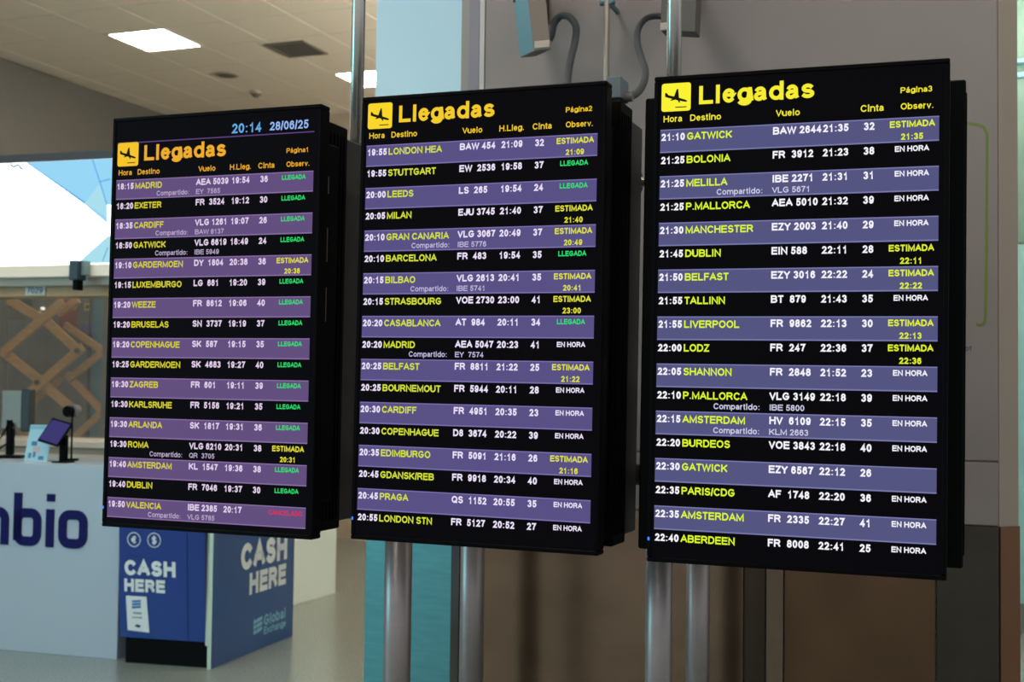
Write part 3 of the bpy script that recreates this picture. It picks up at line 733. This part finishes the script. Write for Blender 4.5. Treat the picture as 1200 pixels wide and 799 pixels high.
solid_rings('letter', [('ring', ring((gw - mw, zb_ - .3), (gw - mw / 2 + sw / 2, zx), sw, rd) + ((lambda p: p[1] > zb_ - .0),)), ('ring', ring((gw - mw / 2 - sw / 2, zb_ - .3), (gw, zx), sw, rd) + ((lambda p: p[1] > zb_),)),
    ('box', (gw - sw, gw, zb_, zx - rd)), ('box', (gw - mw, gw - mw + sw, zb_, zx - rd)), ('box', (gw - mw / 2 - sw / 2, gw - mw / 2 + sw / 2, zb_, zx - rd))], navy, ct)
ax1 = gw - mw - .035
solid_rings('letter', [('ring', ring((ax1 - .17, zb_), (ax1, zx), sw, rd)), ('box', (ax1 - sw, ax1, zb_, zx - .02))], navy, ct)
cx1 = ax1 - .2
solid_rings('letter', [('ring', ring((cx1 - .16, zb_), (cx1, zx), sw, rd) + ((lambda p: not (p[0] > cx1 - .01 and zb_ + .05 < p[1] < zx - .05)),))], navy, ct)

# kiosk: curved blue front, black plinth, white edge and a straight blue side board
kc = floorpt(250, 783); kr = floorpt(343, 745); kl = floorpt(147, 776)
dirf = (Vector((kl.x - kc.x, kl.y - kc.y)))
yawk = math.atan2(-(kl.y - kc.y), -(kl.x - kc.x))
KF = Frame((kc.x, kc.y), yawk); KW = dirf.length
side_len = (Vector((kr.x, kr.y)) - Vector((kc.x, kc.y))).length
yaws = math.atan2(kr.y - kc.y, kr.x - kc.x)
print('kiosk', KW, side_len, yawk, yaws, yaws - yawk)
KS = Frame((kc.x, kc.y), yaws)               # frame of the side board: local x runs backwards along the board
KH = 1.5
ki = thing('exchange_kiosk', 'blue cash exchange kiosk with curved front and black plinth beside the white counter', 'kiosk', KF.sub(0, 0))
x_edge = -.045
zlo = KF.at(249, 753, -.02).z
prof = []                                     # (y, z) of the curved front
for k in range(17):
    tt_ = k / 16; z_ = zlo + (KH - zlo) * tt_
    prof.append((-.015 - .055 * math.sin(min(1, tt_ * 1.15) * math.pi * .5) + .075 * (1 - tt_) ** 3 * 0 + .05 * max(0, tt_ - .75) , z_))
b = bmesh.new(); xsn = [-KW - .02, -.17, -.165, x_edge]
def curved(x0, x1, dy=0, th=.03):
    b = bmesh.new(); A = [[b.verts.new((x, y + dy, z)) for x in (x0, x1)] for y, z in prof]; B = [[b.verts.new((x, y + dy + th, z)) for x in (x0, x1)] for y, z in prof]
    for i in range(len(prof) - 1):
        b.faces.new((A[i][0], A[i][1], A[i + 1][1], A[i + 1][0])); b.faces.new((B[i][0], B[i][1], B[i + 1][1], B[i + 1][0]))
        b.faces.new((A[i][0], A[i + 1][0], B[i + 1][0], B[i][0])); b.faces.new((A[i][1], A[i + 1][1], B[i + 1][1], B[i][1]))
    b.faces.new((A[0][0], A[0][1], B[0][1], B[0][0])); b.faces.new((A[-1][0], A[-1][1], B[-1][1], B[-1][0]))
    return b
xseam = KF.at(218.5, 690, -.05).x
fp = link('front_shell', curved(-KW - .03, xseam - .002), blue, ki)
link('front_shell', curved(xseam + .002, x_edge), blue, ki)
b = bmesh.new(); box(b, x_edge, -.012, -.018, .3, zlo - .02, KH - .01); link('white_edge', b, mint, ki)
b = bmesh.new(); box(b, -KW - .02, -.012, .03, .55, zlo, KH - .01); link('cabinet', b, blue2, ki)
b = bmesh.new(); box(b, -KW, -.012, .0, .5, 0, zlo); link('plinth', b, mat('plinth_black', (5, 5, 7), .6, spec=.1), ki)
# side board (own rotation)
sideM = KF.M.inverted() @ KS.M
b = bmesh.new(); box(b, -.03, side_len, 0, .02, 0, KH, bev=.002, seg=1, M=sideM); link('side_board', b, [blue2], ki)
b = bmesh.new(); box(b, -.036, -.03, -.001, .021, 0, KH, M=sideM); link('board_edge', b, mint, ki)
# print on the kiosk front: follows the shell
def shell_y(z):
    for i in range(len(prof) - 1):
        if prof[i][1] <= z <= prof[i + 1][1]:
            f = (z - prof[i][1]) / (prof[i + 1][1] - prof[i][1]); return prof[i][0] + f * (prof[i + 1][0] - prof[i][0])
    return prof[0][0]
def kf(px, py):
    y = -.05
    for _ in range(4): q = KF.at(px, py, y); y = shell_y(q.z)
    return q
def kiosk_text(name, s, a, c, capz, m, wt):
    q, r = kf(*a), kf(*c); h = abs(q.z - capz); em = h / CAPH
    V, F = ribbons(s, em, wt, 1.0, (r.x - q.x) / (advance(s) * em))
    vs = [(q.x + u, shell_y(q.z + v) - .004, q.z + v) for u, v in V]
    pymesh(name, vs, F, m, ki)
kiosk_text('cash_lettering', 'CASH', (145.5, 673.5), (207, 676), kf(146, 655.5).z, printw, .19)
kiosk_text('cash_lettering', 'HERE', (145.5, 692.5), (194.5, 694), kf(146, 677.5).z, printw, .19)
q = kf(148.5, 651.5); r = kf(168, 652); text('small_print', 'change', q.x, q.z, .014, printdk, ki, y=shell_y(q.z) - .004, wt=.12, width=r.x - q.x)
for cxp, cyp, sym in ((157.4, 632, '€'), (181, 632.8, '$')):
    q = kf(cxp, cyp); rad = .043; V = []; F = []
    for k in range(28):
        a = k * 2 * math.pi / 28
        for rr_ in (rad, rad - .005): V.append((q.x + rr_ * math.cos(a), shell_y(q.z + rr_ * math.sin(a)) - .004, q.z + rr_ * math.sin(a)))
    for k in range(28): F.append((2 * k, 2 * k + 1, (2 * k + 3) % 56, (2 * k + 2) % 56))
    pymesh('currency_ring', V, F, printw, ki)
    text('currency_sign', sym, q.x, q.z - .022, .06, printw, ki, y=shell_y(q.z) - .004, wt=.14, align='c')
def quad_on(name, pix, m, lift):
    qs = [kf(*p) for p in pix]; pymesh(name, [(v.x, shell_y(v.z) - lift, v.z) for v in qs], [(0, 1, 2, 3)], m, ki)
V = []; F = []
for k in range(7):
    f = k / 6; qa = kf(148 + 2 * f, 697.7 + (738 - 697.7) * f); qb = kf(172 + 3.5 * f, 699 + (741 - 699) * f)
    V += [(qa.x, shell_y(qa.z) - .004, qa.z), (qb.x, shell_y(qb.z) - .004, qb.z)]
for k in range(6): F.append((2 * k, 2 * k + 1, 2 * k + 3, 2 * k + 2))
pymesh('white_sticker', V, F, printw, ki)
q = kf(160.5, 708)
for k in range(3):
    V = [(q.x - .028 + .0, shell_y(q.z) - .007, q.z + .022 - k * .017), (q.x + .028, shell_y(q.z) - .007, q.z + .028 - k * .017), (q.x + .028, shell_y(q.z) - .007, q.z + .016 - k * .017), (q.x - .028, shell_y(q.z) - .007, q.z + .010 - k * .017)]
    pymesh('sticker_mark', V, [(0, 1, 2, 3)], mat('mid_blue_print', (50, 120, 180), .5), ki)
q = kf(161.5, 719); text('sticker_print', 'Global', q.x, q.z, .017, printdk, ki, y=shell_y(q.z) - .007, align='c', wt=.12)
q = kf(161.5, 724); text('sticker_print', 'Exchange', q.x, q.z, .013, printdk, ki, y=shell_y(q.z) - .007, align='c', wt=.12)
q = kf(162, 733.5); text('sticker_print', 'bono', q.x, q.z, .018, printdk, ki, y=shell_y(q.z) - .007, align='c', wt=.14) if False else None
pymesh('sticker_mark', [(q.x - .02, shell_y(q.z) - .007, q.z), (q.x + .012, shell_y(q.z) - .007, q.z - .008), (q.x + .02, shell_y(q.z) - .007, q.z + .006), (q.x - .005, shell_y(q.z) - .007, q.z + .012)], [(0, 1, 2, 3)], printdk, ki)
def side_text(name, s, a, c, top_px, m, wt):
    q, r = KS.at(*a), KS.at(*c); h = abs(KS.at(*top_px).z - q.z); em = h / CAPH
    V, F = ribbons(s, em, wt, 1.0, (r.x - q.x) / (advance(s) * em))
    return pymesh(name, [tuple(sideM @ Vector((q.x + u, -.0025, q.z + v))) for u, v in V], F, m, ki)
side_text('cash_lettering', 'CASH', (281, 669.5), (336.5, 658), (281, 638), printw, .19)
side_text('cash_lettering', 'HERE', (291, 697.5), (335, 685.5), (291, 672), printw, .19)
side_text('brand_lettering', 'Global', (308.5, 733), (334.5, 724.5), (308.5, 720.5), printlb, .13)
side_text('brand_lettering', 'Exchange', (308.5, 743.5), (334.5, 735), (308.5, 734.8), printlb, .13)
a, c = KS.at(296.5, 744), KS.at(307, 722)
for k in range(3):
    z0 = a.z + (c.z - a.z) * (k / 3 + .02); z1 = a.z + (c.z - a.z) * (k / 3 + .28)
    for (u0, u1) in ((0, .3), (.36, 1)):
        xq0, xq1 = a.x + (c.x - a.x) * u0, a.x + (c.x - a.x) * u1
        P = [(xq0, z0), (xq1, z0 + (.012 if u0 else 0)), (xq1, z1 + (.008 if u0 else 0)), (xq0, z1)]
        pymesh('logo_bar', [tuple(sideM @ Vector((x_, -.0025, z_))) for x_, z_ in P], [(0, 1, 2, 3)], printlb, ki)

# white side counter beyond the kiosk
w0 = floorpt(330, 713); w1 = floorpt(393, 695)
yw = math.atan2(w1.y - w0.y, w1.x - w0.x); ln = (w1 - w0).length
WS = Frame((w0.x, w0.y), yw)
t = thing('side_counter', 'low white side counter seen behind the blue kiosk', 'counter', WS.sub(0, 0))
b = bmesh.new(); box(b, -.35, ln, 0, .04, 0, CH, bev=.002, seg=1); link('panel', b, mat('ivory_laminate', (228, 242, 238), .4), t)
b = bmesh.new(); box(b, -.35, ln, .04, .5, CH - .04, CH, bev=.002, seg=1); link('counter_top', b, MATS['pale_counter_top'], t)
b = bmesh.new(); box(b, ln - .04, ln, .04, .5, 0, CH - .04); link('end_panel', b, MATS['ivory_laminate'], t)

# canopy with the bright lightbox
CX0, CX1 = -2.2, 1.15
zt0, zt1 = K0.at(0, 192, .0).z, K0.at(0, 311).z
zs1, zs2, zs3, zs4 = [K0.at(20, yy).z for yy in (311, 325, 334, 346)]
SX1 = K0.at(330, 250).x
sg = thing('lightbox_sign', 'bright white and pale blue illuminated sign above the exchange counter', 'sign', K0.sub(0, 0))
b = bmesh.new(); box(b, CX0, SX1, -.02, .30, zt0, zt0 + .05, bev=.004, seg=1); link('top_trim', b, mat('dark_trim', (52, 56, 62), .5), sg)
b = bmesh.new(); box(b, CX0, SX1, .03, .30, zt1, zt0); link('box_body', b, offwhite, sg)
b = bmesh.new(); box(b, CX0 + .005, SX1 - .005, 0, .028, zt1, zt0); scn = link('lit_face', b, emit('sign_white_glow', (250, 254, 255), 3.2), sg)
def sgpoly(name, pix, m, lift=.003):
    vs = [K0.at(px, py) for px, py in pix]; vs = [(v.x, -lift, min(max(v.z, zt1 + .001), zt0 - .001)) for v in vs]
    pymesh(name, vs, [tuple(range(len(vs)))], m, scn)
lb1 = emit('sign_sky_glow', (152, 214, 246), 1.0); lb2 = emit('sign_aqua_glow', (170, 224, 238), 1.0); lb3 = emit('sign_blue_line', (84, 158, 226), 1.0)
sgpoly('blue_facet', [(32, 189), (109, 184), (123, 214), (126, 240), (126, 262), (100, 240)], lb1)
sgpoly('blue_facet', [(109, 184), (330, 170), (330, 320), (134, 240), (126, 240)], lb1)
sgpoly('blue_facet', [(100, 238), (118, 214), (126, 242), (126, 255)], lb2, .004)
sgpoly('blue_facet', [(90, 311), (127, 276), (220, 311)], lb2)
def sgline(pts, w, m=None):
    for (a_, c_) in zip(pts[:-1], pts[1:]):
        d_ = Vector((c_[0] - a_[0], c_[1] - a_[1])).normalized() * w / 2
        sgpoly('blue_line', [(a_[0] - d_.y, a_[1] + d_.x), (c_[0] - d_.y, c_[1] + d_.x), (c_[0] + d_.y, c_[1] - d_.x), (a_[0] + d_.y, a_[1] - d_.x)], m or lb3, .006)
sgline([(32, 190), (100, 238)], 2.2); sgline([(109, 186), (116, 208), (126, 240)], 1.2); sgline([(118, 213), (130, 210)], 1.2); sgline([(121, 306), (127, 290)], 1.2)
gl_ = emit('sign_grey_line', (214, 232, 240), 1.0)
sgline([(8, 224), (18, 228), (28, 238), (35, 252), (38, 270), (40, 288), (38, 297)], 1.6, gl_); sgline([(50, 219), (58, 219), (64, 229)], 1.4, gl_)
sgline([(13, 192), (16, 196), (22, 193), (27, 199)], 2.5, emit('sign_dark_mark', (60, 110, 150), 1.0)); sgline([(6, 200), (9, 199)], 2, MATS['sign_dark_mark'])
can = thing('booth_canopy', 'cream and tan fascia band under the bright sign', 'fascia', K0.sub(0, 0))
b = bmesh.new(); box(b, CX0, SX1, .0, .3, zs2, zs1 - .002, bev=.003, seg=1); link('cream_band', b, mat('cream_band_lit', (244, 230, 212), .5), can)
b = bmesh.new(); box(b, CX0, SX1, .06, .3, zs3, zs2, bev=.003, seg=1); link('grey_band', b, mat('grey_band', (176, 168, 156), .5), can)
b = bmesh.new(); box(b, CX0, SX1, .12, .3, zs4, zs3, bev=.003, seg=1); link('wood_band', b, wood_band, can)
q = K0.at(41, 344.5, .115)
a, c = K0.at(30, 333.5, .11), K0.at(52.5, 346, .11)
b = bmesh.new(); box(b, a.x, c.x, .108, .12, c.z + .0, a.z, bev=.001, seg=1); pt = link('number_plate', b, mat('plate_pale', (186, 194, 190), .5), can)
text('number', '7029', (a.x + c.x) / 2, c.z + .012, .058, printdk, pt, y=.106, wt=.1, align='c', width=(c.x - a.x) * .82)
# roof slab and end pillar that carry the canopy, back wall of the booth
BYD = 2.6
pl = thing('booth_pillar', 'plain grey pillar carrying the canopy behind the left board', 'pillar', K0.sub(0, 0))
b = bmesh.new(); xq = K0.at(285, 500, .62).x; box(b, xq - .05, xq + .05, .6, .7, 0, zs4 + .06, bev=.003, seg=1); link('shaft', b, bulk, pl)
b = bmesh.new(); box(b, xq - .05, xq + .05, .3, .6, zs4 - .0, zs4 + .1); link('beam', b, bulk, pl)
bw = thing('booth_back_wall', 'dark grey glazed rear wall of the booth behind the lattice', 'partition', K0.sub(0, 0))
darkw = mat('dark_grey_wall', (112, 108, 98), .5, noise=.08, nscale=3)
xt = K0.at(106, 420, BYD).x
b = bmesh.new(); box(b, -3.1, xt, BYD, BYD + .06, 0, 3.0); link('panel', b, darkw, bw)
b = bmesh.new(); box(b, xt + .01, K0.at(215, 450, BYD).x, BYD, BYD + .06, 0, 3.0); link('panel', b, mat('teal_grey_panel', (78, 122, 134), .4), bw)
b = bmesh.new(); box(b, xt - .01, xt + .012, BYD - .02, BYD, 0, 3.0); link('mullion', b, darkgrey, bw)
def rq(pix0, pix1, name, m, lab=None, d=.01, parent=bw):
    a, c = K0.at(*pix0, BYD), K0.at(*pix1, BYD); b = bmesh.new(); box(b, a.x, c.x, BYD - d, BYD, c.z, a.z); return link(name, b, m, parent)
rq((70, 352), (90, 388), 'reflected_red_sign', mat('dull_red', (150, 62, 40), .5))  # signs reflected in the glazing, built as coloured panels on the wall
rq((12, 349), (38, 360), 'reflected_green_sign', mat('dull_green', (52, 84, 60), .5))
rq((100, 355), (108, 364), 'reflected_yellow_sign', mat('dull_yellow', (190, 176, 60), .5), d=.016)
rq((102.3, 357.5), (105.5, 361.5), 'reflected_yellow_sign', mat('dull_dark', (50, 48, 40), .5), d=.02)
rq((96, 380), (110, 388), 'violet_panel', mat('dull_violet', (92, 84, 130), .5))
rq((0, 375), (30, 420), 'grey_panel', mat('mid_grey_panel', (126, 126, 122), .5), d=.008)
q = K0.at(79, 363, BYD); text('reflected_lettering', '05', q.x, q.z, .1, MATS['dull_yellow'], bw, y=BYD - .02, wt=.1)  # dull figures copy a reflection in the glass
q = K0.at(0, 361, BYD); text('reflected_lettering', '2', q.x, q.z, .1, MATS['dull_yellow'], bw, y=BYD - .02, wt=.1)
for (px_, py_) in ((51.5, 361.5), (46.5, 367)):
    q = K0.at(px_, py_, BYD); b = bmesh.new(); cyl(b, (q.x, BYD - .03, q.z), (q.x, BYD, q.z), .012, 12); link('spot_lamp', b, emit('spot_glow', (255, 240, 220), 1.5), bw)
# wooden lattice: crossing pine boards, two layers
LY = 2.3
lt = thing('wooden_lattice', 'pale pine boards crossing in diamonds behind the exchange counter', 'lattice', K0.sub(0, 0))
def board(a, c, yy, w=.075):
    p0, p1 = K0.at(a[0], a[1], yy), K0.at(c[0], c[1], yy); d_ = p1 - p0; L_ = d_.length
    ang = math.atan2(d_.z, d_.x)
    b = bmesh.new(); Mx = Matrix.Translation(p0) @ Matrix.Rotation(-ang, 4, 'Y')
    box(b, -.02, L_ + .02, -.015, .015, -w / 2, w / 2, bev=.003, seg=1, M=Mx); link('board', b, wood, lt)
board((12, 352), (53, 376), LY + .04); board((72, 355), (5, 412), LY); board((50, 372), (93, 412), LY + .04)
board((4, 412), (52, 450), LY + .04); board((95, 408), (14, 478), LY); board((44, 445), (86, 480), LY + .04)
board((90, 352), (70, 366), LY + .14, .06)
board((78, 382), (122, 412), LY + .18, .06); board((122, 411), (82, 443), LY + .14, .06); board((80, 440), (122, 484), LY + .18, .06); board((121, 482), (84, 516), LY + .14, .06)
board((70, 446), (14, 492), LY + .14, .06); board((14, 488), (60, 520), LY + .18, .06); board((0, 480), (30, 510), LY + .18, .06)
for (px_, py_) in ((91, 411), (44, 448)):
    q = K0.at(px_, py_, LY - .02); b = bmesh.new(); cyl(b, (q.x, LY - .04, q.z), (q.x, LY, q.z), .02, 16); link('bolt', b, darkgrey, lt)
# uprights that carry the lattice down to the floor
for px_ in (3, 124):
    q = K0.at(px_, 480, LY + .1); b = bmesh.new(); box(b, q.x - .03, q.x + .03, LY + .07, LY + .11, 0, 2.35, bev=.003, seg=1); link('upright', b, mat('upright_grey', (110, 104, 92), .6), lt)

# hazy glazing in front of the lattice
M = bpy.data.materials.new('hazy_glass'); M.use_nodes = True; nt = M.node_tree
for n_ in list(nt.nodes):
    if n_.type != 'OUTPUT_MATERIAL': nt.nodes.remove(n_)
out = nt.nodes['Material Output']; tr = nt.nodes.new('ShaderNodeBsdfTransparent'); df = nt.nodes.new('ShaderNodeBsdfDiffuse'); gs = nt.nodes.new('ShaderNodeBsdfGlossy')
df.inputs['Color'].default_value = (.5, .5, .48, 1); gs.inputs['Roughness'].default_value = .08
m1 = nt.nodes.new('ShaderNodeMixShader'); m2 = nt.nodes.new('ShaderNodeMixShader'); m1.inputs[0].default_value = .12; m2.inputs[0].default_value = .06
nt.links.new(tr.outputs[0], m1.inputs[1]); nt.links.new(df.outputs[0], m1.inputs[2]); nt.links.new(m1.outputs[0], m2.inputs[1]); nt.links.new(gs.outputs[0], m2.inputs[2]); nt.links.new(m2.outputs[0], out.inputs[0])
hz = thing('glass_partition', 'faintly hazy glass partition in front of the pine lattice', 'glass', K0.sub(0, 0))
q0 = K0.at(60, 513, 1.9); xj = K0.at(58, 400, 2.15).x
for xa_, xb_ in ((-3.1, xj - .003), (xj + .003, K0.at(200, 450, 2.1).x)):
    b = bmesh.new(); box(b, xa_, xb_, 2.12, 2.13, .2, 2.95); link('pane', b, M, hz)

# rear shelf unit
sh = thing('rear_worktop', 'long off-white rear worktop behind the exchange counter', 'worktop', K0.sub(0, 0))
q0 = K0.at(60, 513, 1.9)
b = bmesh.new(); box(b, -3.0, K0.at(200, 450, 2.1).x, 1.5, 2.1, q0.z - .05, q0.z, bev=.006, seg=1); link('top', b, offwhite, sh)
b = bmesh.new(); box(b, -3.0, K0.at(200, 450, 2.1).x, 1.54, 2.1, 0, q0.z - .05); link('cabinet', b, MATS['grey_band'], sh)
b = bmesh.new(); box(b, -3.0, K0.at(200, 450, 2.1).x, 1.50, 1.54, q0.z - .16, q0.z - .1); link('ledge', b, offwhite, sh)

# things on the counter
def on(px, py, y=.35):
    return K0.at(px, py, y)
# desktop screen seen from behind
q = on(18, 505, .5)
t = thing('desktop_screen', 'grey backed desktop screen on stand at the far left of counter', 'monitor', K0.sub(q.x, .5, CH, math.radians(12)))
a = K0.at(4, 457, .5); c = K0.at(30, 503, .5)
b = bmesh.new(); Mx = Matrix.Rotation(math.radians(-8), 4, 'X')
W2 = (c.x - a.x) / 2 + .0; H1 = a.z - CH; H0 = c.z - CH
box(b, -W2, W2 * .55, -.02, .02, H0, H1, bev=.008); link('back_shell', b, mat('silver_grey', (128, 124, 116), .4, .3), t)
b = bmesh.new(); box(b, W2 * .5, W2 + .02, -.03, .05, H0 - .015, H1 + .01, bev=.01); link('side_shell', b, mat('dark_teal_plastic', (38, 50, 56), .5), t)
b = bmesh.new(); box(b, -.05, -.01, -.03, .02, .02, H0 + .06, bev=.005); link('stand', b, black, t)
b = bmesh.new(); box(b, -.12, .08, -.09, .09, 0, .015, bev=.004); link('foot', b, black, t)
b = bmesh.new(); tube(b, smoothpath([(-.03, -.03, H0 + .05), (-.07, -.05, H0 - .05), (-.12, -.06, .1), (-.16, -.04, .01)], 6), .005, 8)
tube(b, smoothpath([(0, -.03, H0 + .04), (.02, -.06, H0 - .06), (-.04, -.08, .08), (-.1, -.1, .01)], 6), .005, 8); link('cable', b, black, t)
# leaflet stand
a, c = on(28, 497, .2), on(58, 544, .2)
t = thing('leaflet_display', 'pale blue leaflet in clear stand on counter beside the tablet', 'leaflet holder', K0.sub(0, .2, CH))
w_ = K0.at(55, 540, .2).x - K0.at(28, 540, .2).x; xx0 = K0.at(28, 540, .2).x; hh = a.z - CH; sk = .025
b = bmesh.new(); Mx = Matrix(((1, 0, .0, 0), (0, 1, .25, 0), (0, 0, 1, 0), (0, 0, 0, 1)))
Ml = Matrix.Translation((xx0, 0, .003)) @ Matrix.Rotation(math.radians(-14), 4, 'X')
box(b, 0, w_, 0, .004, 0, hh, M=Ml); lf = link('leaflet', b, mat('leaflet_blue', (158, 204, 222), .4), t)
b = bmesh.new(); box(b, .0, w_, -.002, .0, hh * .88, hh * .97, M=Ml); link('leaflet_title', b, printlb, t)
b = bmesh.new()
for (x_, z_, w3, h3) in ((.2, .42, .24, .12), (.15, .08, .12, .14), (.35, .1, .1, .15), (.6, .04, .22, .1)):
    box(b, w_ * x_, w_ * (x_ + w3), -.002, 0, hh * z_, hh * (z_ + h3), M=Ml)
link('leaflet_print', b, mat('leaflet_dark_blue', (60, 120, 160), .4), t)
b = bmesh.new(); box(b, w_ * .3, w_ * .62, -.0015, 0, hh * .22, hh * .4, M=Ml); link('leaflet_picture', b, mat('leaflet_pink', (190, 176, 180), .4), t)
b = bmesh.new(); box(b, xx0, xx0 + w_, 0, .1, 0, .004); link('stand_base', b, mat('clear_acrylic', (200, 215, 220), .1), t)
# tablet on stand
q = on(74, 541, .18)
t = thing('tablet_stand', 'small tablet with violet screen tilted on a black stand', 'tablet', K0.sub(q.x, .18, CH))
b = bmesh.new(); box(b, -.05, .05, -.05, .05, 0, .01, bev=.004); link('base', b, black, t)
b = bmesh.new(); box(b, -.022, .022, -.015, .02, .008, .17, bev=.004); link('neck', b, black, t)
Mt = Matrix.Translation((-.04, -.03, .187)) @ Matrix.Rotation(math.radians(-14), 4, 'Z') @ Matrix.Rotation(math.radians(-32), 4, 'X') @ Matrix.Rotation(math.radians(10), 4, 'Y')
b = bmesh.new(); box(b, -.108, .108, -.006, .006, -.085, .085, bev=.005, M=Mt); tb = link('tablet', b, black, t)
b = bmesh.new(); box(b, -.094, .094, -.0075, -.006, -.072, .072, M=Mt); link('tablet_screen', b, emit('violet_screen', (58, 56, 112), 1.0), tb)
# round camera on stem
q = on(83, 482, .4)
t = thing('webcam', 'small round black camera on a thin stem behind the tablet', 'camera', K0.sub(q.x, .4, CH))
zq = q.z - CH
b = bmesh.new(); cyl(b, (-.005, -.03, zq), (-.005, .03, zq), .036, 28); link('camera_body', b, black, t)
b = bmesh.new(); cyl(b, (.012, .0, zq + .008), (.012, .05, zq + .008), .034, 28); link('camera_rim', b, mat('rim_grey', (120, 124, 126), .4), t)
b = bmesh.new(); cyl(b, (.005, .01, 0), (.005, .01, zq - .03), .006, 12); cyl(b, (.005, .01, 0), (.005, .01, .012), .045, 20); link('stem', b, black, t)
# hanging sensor under the canopy
a, c = K0.at(87, 306, -.04), K0.at(101, 340, -.04)
t = thing('hanging_scanner', 'small dark box hanging in front of the tan band right of number 7029', 'sensor', K0.sub(0, 0))
b = bmesh.new(); box(b, a.x, a.x + (c.x - a.x) * .65, -.09, .0, c.z + .06, a.z, bev=.004); link('housing', b, mat('dark_slate_plastic', (40, 60, 70), .5), t)
b = bmesh.new(); box(b, a.x + .02, a.x + (c.x - a.x) * .6, -.08, -.02, c.z, c.z + .06, bev=.004); link('lens_block', b, black, t)
b = bmesh.new(); box(b, a.x + (c.x - a.x) * .65, c.x, -.05, .0, c.z + .09, a.z, bev=.002); link('side_plate', b, mat('grey_teal_plate', (120, 138, 138), .5), t)
